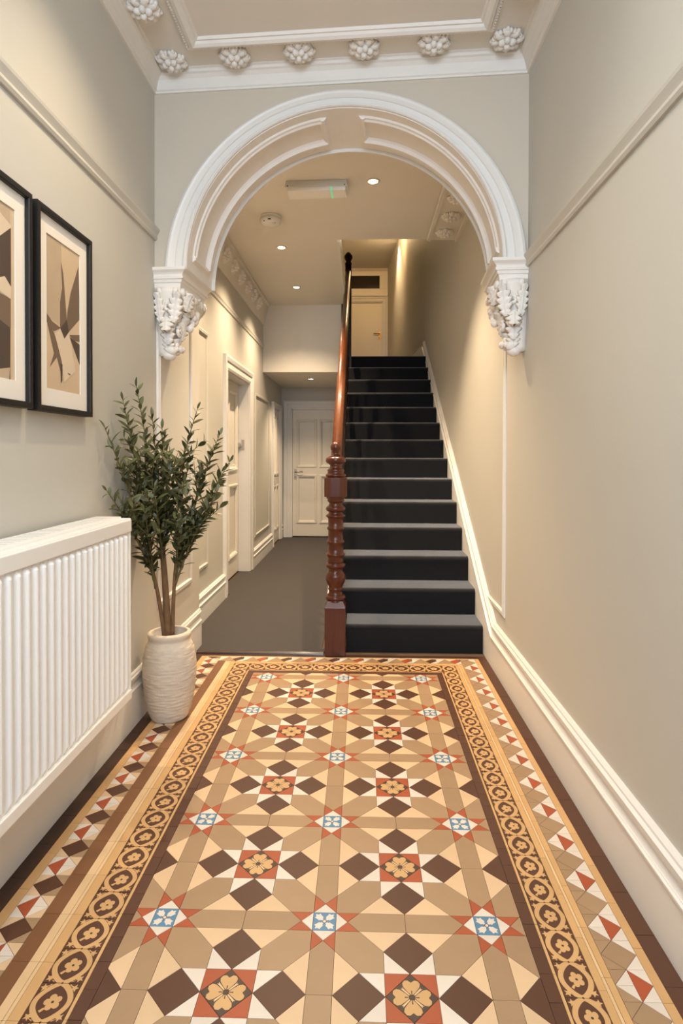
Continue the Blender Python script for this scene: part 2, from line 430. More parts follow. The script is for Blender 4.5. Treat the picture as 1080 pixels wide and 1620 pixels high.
    leaf((.118, .31, 2.03), (.1, -.5, 1), (1, .3, -.2), .075, .04, 4, .3)
    # egg row beneath the abacus on both faces
    q = MB(); q.smooth = True
    for k in range(8): q.ball(C(.140, .02+.046*k, 2.062), .019, .7, 1, 1.15, seg=8, rings=5)
    for k in range(3): q.ball(C(.03+.040*k, -.010, 2.066), .016, 1, .7, 1.1, seg=8, rings=5)
    q.obj('egg_moulding', M['plaster'], root)
    # fruit cluster and scrolls
    q = MB(); q.smooth = True
    rr = random.Random(3)
    for k in range(18):
        q.ball(C(.128+rr.uniform(-.012, .012), .185+rr.uniform(-.045, .05), 1.955+rr.uniform(-.05, .05)), rr.uniform(.015, .024), seg=8, rings=5)
    q.obj('fruit_cluster', M['plaster'], root)
    q = MB(); q.smooth = True
    for k in range(12):
        q.ball(C(.088+rr.uniform(-.012, .014), .085+rr.uniform(-.03, .03), 1.790+rr.uniform(-.035, .03)), rr.uniform(.012, .019), seg=8, rings=5)
    q.obj('fruit_cluster', M['plaster'], root)
    for (c, r0, turns) in (((.135, .075, 2.005), .040, 1.6), ((.080, -.006, 1.985), .030, 1.5), ((.105, .055, 1.868), .030, 1.5)):
        q = MB(); q.smooth = True; pts = []; rad = []
        for i in range(28):
            t = i/27; a = turns*2*PI*t; r = r0*(1-.8*t)
            if c[1] > .0: pts.append(C(c[0]+.006*t, c[1]+r*math.cos(a), c[2]+r*math.sin(a)))
            else: pts.append(C(c[0]+r*math.cos(a), c[1]-.006*t, c[2]+r*math.sin(a)))
            rad.append(.011*(1-.3*t))
        q.tube(pts, rad, 7); q.obj('scroll', M['plaster'], root)
    q = MB(); q.smooth = True
    q.ball(C(.052, .065, 1.752), .034, 1, 1, .8, seg=12, rings=8); q.ball(C(.07, .05, 1.775), .026, seg=10, rings=6)
    q.obj('pendant_bud', M['plaster'], root)
    return root
corbel('white plaster corbel of leaves and fruit under the left foot of the arch', False)
corbel('white plaster corbel of leaves and fruit under the right foot of the arch', True)

# ------------------------------------------------------------------ lobby ceiling: cove cornice, frame, rosettes
CV = [(0, 0), (.010, 0), (.012, .008), (.018, .012), (.022, .030), (.032, .052), (.046, .066), (.056, .070), (.058, .082), (.066, .086), (.068, .092), (.0, .092)]
# (distance from wall, height above z=3.05)
a0, a1 = A(0, 0, 3.05), A(AL, 0, 3.05)
cpath = [Vector((XL, -1.5, 3.05)), a0, a1, Vector((XR, -1.5, 3.05))]
q = MB(); s_ = Vector((0, 0, 1)).cross((cpath[1]-cpath[0]).normalized())
sg = 1 if s_.x > 0 else -1
q.sweep(cpath, [(a*sg, b) for a, b in CV], (0, 0, 1))
for f in range(len(q.m)):
    if not len(CV) <= f < 2*len(CV): q.m[f] = 1  # side runs in ceiling paint: their duller grazing light put into the colour
struct(q.obj('trim_1', [M['plaster'], M['ceil']]), None)
# frame of mouldings on the ceiling
c1 = Vector((-.812, 2.765, ZC)); c2 = Vector((.580, 2.680, ZC))
fp = [Vector((c1.x, .25, ZC)), c1, c2, Vector((c2.x, .25, ZC))]
q = MB(); FR = [(.0, 0), (.0, -.012), (.006, -.016), (.012, -.016), (.015, -.012), (.018, -.026), (.034, -.030), (.046, -.022), (.052, -.012), (.060, -.012), (.066, 0)]
q.sweep(fp, [(-a, b) for a, b in FR], (0, 0, 1), closed=True)
cfr = q.obj('ceiling_frame', M['plaster'], ceil_f)
q = MB(); q.smooth = True
for i in range(4):
    p0, p1 = fp[i], fp[(i+1) % 4]; L = (p1-p0).length; k = int(L/.016)
    d = (p1-p0).normalized(); sd = Vector((0, 0, 1)).cross(d)
    if i == 3: continue
    for j in range(k):
        if (p0+d*(L*(j+.5)/k)).y < 1.9: continue
        q.ball(p0+d*(L*(j+.5)/k)+sd*-.002+Vector((0, 0, -.012)), .0075, 1.0, 1.0, .9, seg=6, rings=4)
bd = q.obj('rope_bead', M['plaster'], ceil_f); bd['kind'] = 'stuff'
q = MB(); q.smooth = True
for k in range(8):                      # outer leaves, each cleft into three lobes
    a = 2*PI*k/8; R3 = Matrix.Rotation(a, 3, 'Z')
    q.ball(R3 @ Vector((.043, 0, -.012)), .030, .95, .60, .55, R3 @ Matrix.Rotation(.30, 3, 'Y'), 8, 6)
    for dy in (-.013, .013): q.ball(R3 @ Vector((.056, dy, -.010)), .0135, 1.0, .8, .9, R3, 6, 4)
    q.ball(R3 @ Vector((.066, 0, -.009)), .0125, .9, .9, .9, R3, 6, 4)
for k in range(6):                      # inner leaves
    a = 2*PI*k/6+.3; R3 = Matrix.Rotation(a, 3, 'Z')
    q.ball(R3 @ Vector((.025, 0, -.030)), .020, 1.0, .72, .8, R3 @ Matrix.Rotation(.5, 3, 'Y'), 8, 6)
q.ball((0, 0, -.004), .052, 1, 1, .45, seg=14, rings=6)
q.ball((0, 0, -.042), .015, seg=8, rings=6)
ros = q.mesh('rosette', M['plaster'])
for x, y in ((-.915, 2.848), (-.606, 2.822), (-.296, 2.795), (.008, 2.776), (.328, 2.754), (.655, 2.738), (-.925, 2.51), (-.925, 2.19), (-.925, 1.87), (.665, 2.41), (.665, 2.09)):
    o = link('rosette', ros, ceil_f, None, (x, y, ZC)); o.rotation_euler = (0, 0, random.uniform(0, 6)); o.scale = (1.02,)*3
# hall: left cove with rosettes, right flat border with rosettes
q = MB(); q.prism([(XH, 2.777), (XH+.012, 2.777), (XH+.016, 2.79), (-1.115, 3.0), (-1.10, 3.004), (-1.10, ZH), (XH, ZH)], lambda x, z: (x, 3.8, z), lambda x, z: (x, 7.10, z))
cove = struct(q.obj('trim_2', M['ceil']))
for y in (4.02, 4.34, 4.643, 4.944, 5.261, 5.58, 5.902, 6.22, 6.53):
    o = link('rosette', ros, cove, None, (-1.142, y, 2.905)); o.rotation_euler = (0, math.radians(-73), 0); o.scale = (1.0, 1.0, 1.0)
q = MB(); q.box((.545, 3.32, ZH-.012), (XR, 4.935, ZH)); q.box((.545, 3.32, ZH-.022), (.565, 4.935, ZH-.012)); q.box((.765, 3.32, ZH-.03), (XR, 4.935, ZH-.012))
bord = struct(q.obj('trim_3', M['ceil']))
q = MB(); q.smooth = True
for k in range(70): q.ball((.540, 3.36+.0225*k, ZH-.014), .010, 1, 1.1, .9, seg=6, rings=4)
o = q.obj('rope_bead', M['plaster'], bord); o['kind'] = 'stuff'
for y in (3.47, 3.79, 4.103, 4.42, 4.743):
    o = link('rosette', ros, bord, None, (.655, y, ZH-.012)); o.scale = (1.0, 1.0, 1.0)
q = MB(); q.smooth = True
for k in range(130): q.ball((-1.098, 3.85+.025*k, 3.008), .009, 1, 1.1, .9, seg=6, rings=4)
o = q.obj('rope_bead', M['ceil'], cove); o['kind'] = 'stuff'

# ------------------------------------------------------------------ picture rails, panels, baseboards
def prof_x(path, prof, sign, name, m):
    """sweep on a wall facing +x (sign=1) or -x (sign=-1); profile a = upwards for a horizontal run."""
    q = MB(); N = Vector((sign, 0, 0)); P = [Vector(p) for p in path]
    s_ = N.cross((P[1]-P[0]).normalized()); k = 1 if s_.z > 0 or (abs(s_.z) < 1e-6) else -1
    q.sweep(P, [(a*k, b) for a, b in prof], N)
    return struct(q.obj(name, m))
PR = [(0, 0), (0, .010), (.010, .016), (.022, .014), (.030, .018), (.044, .026), (.054, .028), (.058, .022), (.058, 0)]
prof_x([(XL, -1.55, 2.297), (XL, 2.985, 2.320)], PR, 1, 'trim_4', M['rail'])
prof_x([(XR, -1.55, 2.133), (XR, 2.865, 2.133)], PR, -1, 'trim_5', M['rail'])
prof_x([(XH, 3.82, 2.50), (XH, 7.08, 2.50)], [(a*.75, b*.7) for a, b in PR], 1, 'trim_6', M['rail'])
# wall panels (open or closed frames of moulding)
def panel(name, pts, N, closed, m=None):
    q = MB(); q.sweep(pts, PANEL, N, closed); return struct(q.obj(name, m or M['rail']))
panel('trim_7', [(XL, 3.02, .47), (XL, 3.60, .47), (XL, 3.60, 2.06), (XL, 3.02, 2.06)], (1, 0, 0), True, M['white'])
panel('trim_8', [(XH, 4.10, .40), (XH, 4.50, .40), (XH, 4.50, 2.15), (XH, 4.10, 2.15)], (1, 0, 0), True)
panel('trim_9', [(XH, 6.55, .33), (XH, 7.53, .33), (XH, 7.53, 1.90), (XH, 6.55, 1.90)], (1, 0, 0), True)
panel('trim_10', [(XR, 3.84, .365), (XR, 3.275, .365), (XR, 3.275, 2.30)], (-1, 0, 0), False, M['white'])
# baseboards: flat plinth plus moulded top
BM = [(-.085, 0), (-.085, .016), (-.080, .021), (-.074, .021), (-.070, .014), (-.056, .009), (-.040, .010), (-.034, .017), (-.018, .018), (-.012, .012), (-.006, .011), (0, .006), (0, 0)]
def base_x(name, X, sign, y0, y1, h, t, m, sc=1.0):
    q = MB(); xx = sorted((X-sign*.002, X+sign*t)); q.box((xx[0], y0, 0), (xx[1], y1, h-.08*sc))
    N = Vector((sign, 0, 0)); pts = [Vector((X, y0, h)), Vector((X, y1, h))]
    k = 1 if N.cross((pts[1]-pts[0]).normalized()).z > 0 else -1
    q.sweep(pts, [(a*k*sc, b*t/.018) for a, b in BM], N)
    return struct(q.obj(name, m))
base_x('baseboard_left', XL, 1, -1.55, YS, .245, .016, M['white'])
base_x('baseboard_left_hall', XH, 1, YS+.0, D1[0]-.125, .215, .024, M['white'], .9)
base_x('baseboard_left_rear', XH, 1, D1[1]+.125, D2[0]-.11, .200, .024, M['white'], .9)
base_x('baseboard_left_end', XH, 1, D2[1]+.11, YE, .200, .03, M['white'], .9)
bx('baseboard_step', (XH, YS, 0), (XL-.0, YS+.02, .16), M['white'])['kind'] = 'structure'
# right: runs level, then rakes up the stairs
XB = .79; TB = .026
top = [(-1.55, .262), (3.47, .262), (7.46, 2.655)]
q = MB()
q.prism([(-1.55, 0), (3.74, 0), (7.46, 2.30), (7.46, 2.655-.09), (3.47+.03, .262-.078), (-1.55, .262-.078)], lambda y, z: (XB+.002, y, z), lambda y, z: (XB-TB, y, z))
N = Vector((-1, 0, 0)); pts = [Vector((XB, y, z)) for y, z in top]
k = 1 if N.cross((pts[1]-pts[0]).normalized()).z > 0 else -1
q.sweep(pts, [(a*k*1.12, b*1.55) for a, b in BM], N)
struct(q.obj('baseboard_right', M['white']))
q = MB(); q.prism([(.775, 7.46), (.785, 7.46), (.54, 11.45), (.505, 11.45)], lambda x, y: (x, y, 2.42), lambda x, y: (x, y, 2.62))
struct(q.obj('baseboard_landing', M['white']))

# ------------------------------------------------------------------ the tiled floor
PT = .4302; S = PT/7; B = S/2; X0, Y0 = -.0947, 1.567
FX0, FX1, FY0, FY1 = -.610, .431, .80, 3.35
def clip(poly, x0, x1, y0, y1):
    for ax, lim, sg in ((0, x0, 1), (0, x1, -1), (1, y0, 1), (1, y1, -1)):
        o = []
        for i in range(len(poly)):
            p, q_ = poly[i], poly[(i+1) % len(poly)]
            dp, dq = (p[ax]-lim)*sg, (q_[ax]-lim)*sg
            if dp >= 0: o.append(p)
            if (dp > 0 and dq < 0) or (dp < 0 and dq > 0):
                t = dp/(dp-dq); o.append((p[0]+(q_[0]-p[0])*t, p[1]+(q_[1]-p[1])*t))
        poly = o
        if len(poly) < 3: return []
    return poly
def area(p): return .5*sum(p[i][0]*p[(i+1) % len(p)][1]-p[(i+1) % len(p)][0]*p[i][1] for i in range(len(p)))
def inset(poly, g):
    poly = [p for i, p in enumerate(poly) if math.hypot(p[0]-poly[i-1][0], p[1]-poly[i-1][1]) > 1e-5]
    if len(poly) < 3: return []
    if area(poly) < 0: poly = poly[::-1]
    n = len(poly); o = []
    for i in range(n):
        a, b, c = poly[i-1], poly[i], poly[(i+1) % n]
        d1 = Vector((b[0]-a[0], b[1]-a[1])).normalized(); d2 = Vector((c[0]-b[0], c[1]-b[1])).normalized()
        n1 = Vector((-d1.y, d1.x)); n2 = Vector((-d2.y, d2.x)); m_ = (n1+n2)/max(.15, 1+n1.dot(n2))
        o.append((b[0]+m_.x*g, b[1]+m_.y*g))
    return o
cache = {}
TH = .0042
trnd = random.Random(11)
def tile(name, key, poly, extra=None, rect=None, ekey=None, rotz=0):
    """one tile: polygon in floor coordinates (clipped to rect), sharing its mesh with tiles of the same shape."""
    full = poly
    if rect: poly = clip(poly, *rect)
    if len(poly) < 3 or abs(area(poly)) < 1.2e-4: return None
    cx = sum(p[0] for p in poly)/len(poly); cy = sum(p[1] for p in poly)/len(poly)
    loc = [(p[0]-cx, p[1]-cy) for p in poly]
    kk = (key, ekey, tuple(sorted((round(x*2000), round(y*2000)) for x, y in loc)))
    if kk not in cache:
        ins = inset(loc, .00055)
        if len(ins) < 3: return None
        q = MB(); q.prism(ins, lambda x, y: (x, y, -TH), lambda x, y: (x, y, 0)); mats = [T[key]]
        if extra: mats += extra(q)
        cache[kk] = q.mesh(name, mats)
    o = link(name, cache[kk], floor, None, (cx, cy, trnd.uniform(-.0003, .0001)))
    o.rotation_euler = (trnd.uniform(-.0012, .0012), trnd.uniform(-.0012, .0012), 0)
    return o
def flat(q, mi, poly, z):
    q.cur = mi; q.add([(x, y, z) for x, y in poly], [tuple(range(len(poly)))]); q.cur = 0
def circ(cx, cy, r, n=14): return [(cx+r*math.cos(2*PI*i/n), cy+r*math.sin(2*PI*i/n)) for i in range(n)]
def rot2(poly, a): c, s_ = math.cos(a), math.sin(a); return [(x*c-y*s_, x*s_+y*c) for x, y in poly]
def flower_print(q):
    # four heart-shaped buff petals towards the corners, pale darts between, dark eye
    heart = [(0, .004), (.008, .012), (.017, .024), (.0185, .032), (.014, .0385), (.007, .0395), (.0, .034), (-.007, .0395), (-.014, .0385), (-.0185, .032), (-.017, .024), (-.008, .012)]
    for k in range(4): flat(q, 1, [(x*1.12, y*1.12) for x, y in rot2(heart, k*PI/2)], .0002)
    dart = [(-.0015, .008), (.0015, .008), (.0026, .034), (0, .030), (-.0026, .034)]
    for k in range(4): flat(q, 2, rot2(dart, PI/4+k*PI/2), .0003)
    tick = [(-.0009, .008), (.0009, .008), (.0014, .017), (-.0014, .017)]
    for k in range(4): flat(q, 3, rot2(tick, k*PI/2), .0004)
    flat(q, 3, circ(0, 0, .0075), .0005); flat(q, 4, circ(0, 0, .0036, 10), .0006)
    return [T['buff'], T['buff2'], T['ink'], T['brown']]
def blue_print(q):
    lobe = [(.0, -.003), (.009, .0045), (.015, .0035), (.0205, .0085), (.0265, .012), (.0225, .0165), (.0245, .0245), (.0165, .0225), (.012, .0265), (.0085, .0205), (.0035, .015), (.0045, .009), (-.003, 0)]
    for k in range(4): flat(q, 1, rot2(lobe, k*PI/2), .0002)
    flat(q, 2, circ(0, 0, .0066), .0003); flat(q, 1, circ(0, 0, .0044, 10), .0004)
    return [T['white'], T['ink']]
RECT = (FX0, FX1, FY0, FY1)
def rot4(poly, k):
    for _ in range(k): poly = [(-y, x) for x, y in poly]
    return poly
def put(name, key, poly, cx, cy, extra=None, ekey=None):
    tile(name, key, [(x+cx, y+cy) for x, y in poly], extra, RECT, ekey)
for i in range(-2, 3):
    for j in range(-3, 6):
        cx, cy = X0+(i+.5)*PT, Y0+(j-.5)*PT           # flower centre
        whole = FX0 <= cx-S and cx+S <= FX1
        put('flower_tile', 'ink', [(0, S), (-S, 0), (0, -S), (S, 0)], cx, cy, flower_print if whole else None, 'f' if whole else None)
        for k in range(4):
            put('red_tile', 'red', rot4([(S, S), (0, S), (S, 0)], k), cx, cy)
            put('brown_tile', 'brown', rot4([(0, S), (S, 2*S), (0, 3*S), (-S, 2*S)], k), cx, cy)
            put('hexagon_tile', 'tan', rot4([(S, S), (2*S, S), (3*S, 2*S), (3*S, 3*S), (2*S, 3*S), (S, 2*S)], k), cx, cy)
            for m_ in (1, -1):
                put('white_tile', 'white', rot4([(m_*S, S), (0, S), (m_*S, 2*S)], k), cx, cy)
                put('cream_tile', 'cream', rot4([(0, 3*S), (m_*S, 2*S), (m_*2*S, 3*S)], k), cx, cy)
        sx, sy = X0+i*PT, Y0+j*PT                      # star centre
        put('blue_tile', 'blue', [(B, B), (-B, B), (-B, -B), (B, -B)], sx, sy, blue_print, 'b')
        for k in range(4):
            put('star_white_tile', 'white', rot4([(B, B), (0, 2*B), (-B, B)], k), sx, sy)
            for m_ in (1, -1): put('star_red_tile', 'red', rot4([(m_*B, B), (m_*B, 3*B), (0, 2*B)], k), sx, sy)
            put('band_tile', 'tan', rot4([(0, 2*B), (B, 3*B), (B, PT/2), (-B, PT/2), (-B, 3*B)], k), sx, sy)
# plain border strips
def strip_y(name, key, x0, x1, y0, y1, L, ph=0):
    y = y1
    while y > y0+.01:
        yy = max(y0, y-L); tile(name, key, [(x0, yy), (x1, yy), (x1, y), (x0, y)]); y = yy
def strip_x(name, key, y0, y1, x0, x1, L):
    n = max(1, round((x1-x0)/L)); d = (x1-x0)/n
    for i in range(n): tile(name, key, [(x0+i*d, y0), (x0+(i+1)*d, y0), (x0+(i+1)*d, y1), (x0+i*d, y1)])
YN = .80
strip_y('field_edge_tile', 'brown', -.643, -.610, YN, 3.385, .0754); strip_y('field_edge_tile', 'brown', .431, .463, YN, 3.385, .0754)
strip_x('field_edge_tile', 'brown', 3.35, 3.385, -.610, .431, .0754)
strip_y('fillet_tile', 'buff', -.652, -.643, YN, 3.385, .1508); strip_y('fillet_tile', 'buff', .463, .471, YN, 3.385, .1508)
strip_x('fillet_tile', 'buff', 3.385, 3.392, -.652, .471, .1508)
strip_y('buff_tile', 'buff', -.776, -.748, YN, 3.53, .1508); strip_y('white_strip_tile', 'buff2', -.786, -.776, YN, 3.53, .1508)
strip_y('pale_buff_tile', 'buff2', -.811, -.786, YN, 3.53, .1508)
strip_y('buff_tile', 'buff', .555, .575, YN, 3.495, .1508); strip_y('white_strip_tile', 'buff2', .575, .583, YN, 3.53, .1508); strip_y('pale_buff_tile', 'buff', .583, .601, YN, 3.53, .1508)
strip_x('buff_tile', 'buff', 3.497, 3.53, -.748, .575, .1508)
strip_y('chestnut_tile', 'mid', -.856, -.811, YN, 3.53, .1508)
strip_y('outer_buff_tile', 'buff', -.977, -.945, YN, 3.618, .1508); strip_y('outer_buff_tile', 'buff', .689, .714, YN, 3.618, .1508)
strip_x('outer_buff_tile', 'buff2', 3.607, 3.618, -.945, .689, .1508)
strip_y('dark_tile', 'dark', -1.028, -.977, YN, 3.66, .1508); strip_y('dark_tile', 'brown', .714, .764, YN, 3.66, .1508)
strip_x('dark_tile', 'dark', 3.618, 3.66, -.977, .714, .1508)
# geometric bands: a plain diamond, then a diamond halved red and white, with triangles filling the edges
def geo(x0, x1, y0, y1, pitch, ycen, side):
    xm = (x0+x1)/2; h = pitch/4; y = ycen
    while y-h > y0: y -= pitch
    R = (x0, x1, y0, y1)
    while y-h < y1:
        red_x, wht_x = (x0, x1) if side == 'L' else (x1, x0)
        tile('band_diamond_tile', 'brown' if side == 'L' else 'tan', [(xm, y-h), (x1, y), (xm, y+h), (x0, y)], rect=R)
        yy = y+2*h
        tile('band_red_tile', 'red', [(red_x, yy), (xm, yy+h), (xm, yy-h)], rect=R)
        tile('band_white_tile', 'white', [(wht_x, yy), (xm, yy), (xm, yy+h)], rect=R)
        tile('band_white_tile', 'white', [(wht_x, yy), (xm, yy), (xm, yy-h)], rect=R)
        for sgn in (1, -1):
            yv = y+sgn*h
            # edge triangles beside the vertex at (xm, yv): apex there, base on the strip edge
            tile('band_cream_tile', 'white', [(xm, yv), (red_x, yv), (red_x, y+sgn*2*h)], rect=R)
            tile('band_cream_tile', 'cream' if side == 'L' else 'white', [(xm, yv), (red_x, yv), (red_x, y)], rect=R)
            tile('band_tan_tile', 'cream' if side == 'L' else 'tan', [(xm, yv), (wht_x, yv), (wht_x, y+sgn*2*h)], rect=R)
            tile('band_tan_tile', 'tan', [(xm, yv), (wht_x, yv), (wht_x, y)], rect=R)
        y += pitch
geo(-.945, -.856, YN, 3.607, .1613, 1.836, 'L')
geo(.601, .689, YN, 3.607, .172, 1.486, 'R')
def geo_far(y0, y1, x0, x1, pitch):
    n = round((x1-x0)/pitch); d = (x1-x0)/n; ym = (y0+y1)/2
    for i in range(n):
        a = x0+i*d; m_ = a+d/2
        tile('far_tan_tile', 'tan', [(a, y0), (a+d*.72, y0), (a+d*.36, y1)])
        tile('far_cream_tile', 'cream', [(a+d*.36, y1), (a+d*.54, ym), (a+d*.86, y1)])
        tile('far_cream_tile', 'white', [(a, y0), (a+d*.36, y1), (a, y1)] if i else [(a, y0), (a+d*.36, y1), (a, y1)])
        tile('far_red_tile', 'red' if i % 2 else 'brown', [(a+d*.54, ym), (a+d*.72, y0+.004), (a+d, ym), (a+d*.86, y1)])
        tile('far_white_tile', 'white', [(a+d*.72, y0), (a+d, y0), (a+d, ym)])
geo_far(3.532, 3.606, -.856, .601, .1457)
# scroll band: dark tile with a buff guilloche, a flower in each ring and leaves in the spandrels
SP = .097
def scroll_print(hw):
    def f(q):
        L = SP; wd = .0062; A_ = hw-wd-.0022; n = 18
        for sg in (1, -1):
            P_ = []
            for i in range(n+1):
                u = -1+2*i/n; y = L/2*math.sin(u*PI/2)*1.0 if False else L/2*u
                c_ = max(0., math.cos(PI*y/L)); P_.append((sg*A_*(c_**.75), y))
            for i in range(n):
                def off(k_, s_):
                    a_, b_ = P_[max(0, k_-1)], P_[min(n, k_+1)]; dx, dy = b_[0]-a_[0], b_[1]-a_[1]; nr = math.hypot(dx, dy)
                    return (P_[k_][0]+s_*wd*dy/nr, P_[k_][1]-s_*wd*dx/nr)
                poly = [off(i, -1), off(i, 1), off(i+1, 1), off(i+1, -1)]
                poly = [(x, max(-L/2+.0006, min(L/2-.0006, y))) for x, y in poly]
                flat(q, 1, poly, .0002 if sg > 0 else .00023)
        ks = hw/.048
        for k in range(5):
            flat(q, 1, [(x*1.05*ks+.002, y*1.08) for x, y in rot2(circ(0, .0118, .0078, 9), k*2*PI/5+.3)], .0002+.00001*k)
        flat(q, 1, circ(.002, 0, .007), .0003); flat(q, 2, circ(.002, 0, .0034, 8), .0004)
        stem = [(-.012*ks, -.014), (-.006, -.016), (-.014*ks, -.026), (-.020*ks, -.022)]
        flat(q, 1, stem, .0003)
        star = []
        for k in range(10):
            a = 2*PI*k/10; r_ = .0105 if k % 2 == 0 else .0048; star.append((r_*math.cos(a), r_*math.sin(a)))
        for sx in (1, -1):
            for sy in (1, -1):
                c = (sx*(hw-.0125), sy*(L/2-.0125))
                flat(q, 1, [(x+c[0], y+c[1]) for x, y in rot2(star, sx*.4+sy*.9)], .0003)
                flat(q, 1, [(c[0], c[1]+.001), (c[0], c[1]-.002), (c[0]-sx*.014, c[1]+sy*.0075), (c[0]-sx*.014, c[1]+sy*.0105)], .00031)
        return [T['buff'], T['ink']]
    return f
def scroll_y(x0, x1, y0, y1):
    y = y1; hw = (x1-x0)/2
    while y > y0+.02:
        tile('scroll_tile', 'brown', [(x0, y-SP), (x1, y-SP), (x1, y), (x0, y)], scroll_print(hw), ekey='s%d' % round(hw*1e4)); y -= SP
scroll_y(-.748, -.652, YN, 3.497); scroll_y(.471, .555, YN, 3.497)
def scroll_x(y0, y1, x0, x1):
    n = round((x1-x0)/SP); d = (x1-x0)/n; hw = (y1-y0)/2; g = scroll_print(hw)
    def f(q):
        k = len(q.v); mats = g(q)
        for i in range(k, len(q.v)):
            x, y, z = q.v[i]; q.v[i] = (y*d/SP, -x, z)
        return mats
    for i in range(n): tile('scroll_tile', 'brown', [(x0+i*d, y0), (x0+(i+1)*d, y0), (x0+(i+1)*d, y1), (x0+i*d, y1)], f, ekey='x')
scroll_x(3.392, 3.497, -.652, .471)

# ------------------------------------------------------------------ carpets, threshold
q = MB(); q.prism([(XH+.027, 3.691), (-.226, 3.691), (-.226, 3.762), (-.247, 3.762), (-.247, YE-.001), (XH+.032, YE-.001), (XH+.027, D1[1]-.02), (-1.27, D1[1]-.02), (-1.27, D1[0]+.02), (XH+.027, D1[0]+.02)], lambda x, y: (x, y, -.0015), lambda x, y: (x, y, .008))
hc = q.obj('hall_carpet', M['hallcarpet']); hc['label'] = 'grey fitted carpet along the passage beside the stairs'; hc['category'] = 'carpet'
q = MB(); q.prism([(3.652, 0), (3.690, 0), (3.690, .010), (3.676, .013), (3.655, .008)], lambda y, z: (-1.02, y, z), lambda y, z: (-.232, y, z))
th_ = q.obj('threshold_strip', M['wood_dark']); th_['label'] = 'dark threshold strip where the tiles meet the grey carpet'; th_['category'] = 'threshold'

# ------------------------------------------------------------------ staircase
st = thing('staircase', 'straight flight of stairs carpeted in dark navy', 'staircase', (.33, SY, 0))
SX0, SX1 = -.092, .762
for k in range(1, 15):
    y = SY+(k-1)*GO; z1 = k*RI; z0 = (k-1)*RI
    rn = .026
    nose = [(y, z0+.002), (y, z1-1.6*rn)]+[(y-.004+rn*(1-math.sin(a)), z1-rn+rn*math.cos(a)) for a in [PI/2-PI/2*i/6 for i in range(7)]]
    poly = nose+([(y+GO, z1), (y+GO, z0+.002)] if k < 14 else [(11.49, z1), (11.49, z1-.05), (y+.10, z1-.05), (y+.10, z0+.002)])
    sx = {1: SX0, 14: -.121}.get(k, -.188)
    q = MB(); q.prism(poly, lambda y_, z_: (sx, y_, z_), lambda y_, z_: (SX1 if y_ < 7.46 else .5, y_, z_))
    so = q.obj('step' if k < 14 else 'landing', M['stair'], st, bevel=0)
    so.data.polygons.foreach_set('use_smooth', [True]*len(so.data.polygons)); so.data.set_sharp_from_angle(angle=math.radians(38))
q = MB()
zt = lambda y: .06+(y-SY)*RI/GO
saw = [(SY+GO+.005, .0)]
for k in range(2, 14): saw += [(SY+(k-1)*GO+.005, (k-1)*RI+.001), (SY+(k-1)*GO+.005, k*RI-.006)]
saw += [(SY+13*GO, 13*RI-.006), (SY+13*GO, 13*RI-.30), (SY+GO+.30, .0)]
q.prism(saw, lambda y, z: (-.206, y, z), lambda y, z: (-.1885, y, z))
q.obj('string_board', M['wood_dark'], st)

q = MB(); q.box((-.206, SY+13*GO+.012, 13*RI-.30), (-.1215, SY+13*GO+.03, 14*RI)); q.obj('riser_panel', M['wood_dark'], st)
# banister: newel, handrail, balusters
NX, NY = -.158, 3.692
bn = thing('stair_banister', 'polished mahogany banister with turned newel at the foot of the stairs', 'banister', (NX, NY, 0))
nw = MB(); hw = .064
nw.box((NX-hw, NY-hw, 0), (NX+hw, NY+hw, .302))
newel = nw.obj('newel_post', M['wood'], bn, bevel=.004)
q = MB(); q.add([(NX-hw, NY-hw, .301), (NX+hw, NY-hw, .301), (NX+hw, NY+hw, .301), (NX-hw, NY+hw, .301)]+[(NX-.047, NY-.047, .337), (NX+.047, NY-.047, .337), (NX+.047, NY+.047, .337), (NX-.047, NY+.047, .337)],
      [(4, 5, 6, 7), (0, 1, 5, 4), (1, 2, 6, 5), (2, 3, 7, 6), (3, 0, 4, 7)]); q.obj('newel_shoulder', M['wood'], newel)
def rounds(z, r, h, n=5): return [(r-h/2+h/2*math.cos(a)*1.0, z+h/2*math.sin(a)) for a in [-PI/2+PI*i/n for i in range(n+1)]]
q = MB(); q.smooth = True
prof = [(.052, .327), (.056, .335)]+rounds(.352, .063, .030)+[(.050, .370), (.044, .378), (.040, .390), (.043, .398), (.047, .404), (.044, .410), (.042, .418)]
prof += [(.048, .430), (.058, .450), (.063, .472), (.061, .492), (.052, .508), (.046, .514), (.044, .520), (.044, .532), (.046, .536)]+rounds(.552, .062, .030)
prof += [(.050, .570), (.052, .578), (.050, .590), (.051, .612), (.058, .616), (.060, .622), (.054, .628), (.048, .634), (.049, .688), (.054, .692), (.056, .700), (.052, .706), (.047, .712), (.046, .772), (.052, .776), (.055, .783), (.052, .790), (.046, .796), (.047, .845), (.052, .850), (.060, .856), (.062, .862), (.056, .868)]
prof += [(.046, .874), (.042, .884)]+rounds(.905, .062, .036)+[(.046, .926), (.040, .934), (.042, .944), (.050, .950), (.054, .956), (.050, .962), (.056, .968), (.060, .976), (.06, .98)]
q.lathe(prof, (NX, NY, 0), 32); q.obj('newel_shaft', M['wood'], newel)
q = MB()
oct_ = lambda r: [(NX+r*math.cos(PI/8+k*PI/4), NY+r*math.sin(PI/8+k*PI/4)) for k in range(8)]
q.prism(oct_(.0765), lambda x, y: (x, y, .980), lambda x, y: (x, y, 1.098)); q.obj('octagonal_block', M['wood'], newel, bevel=.003)
q = MB(); q.smooth = True
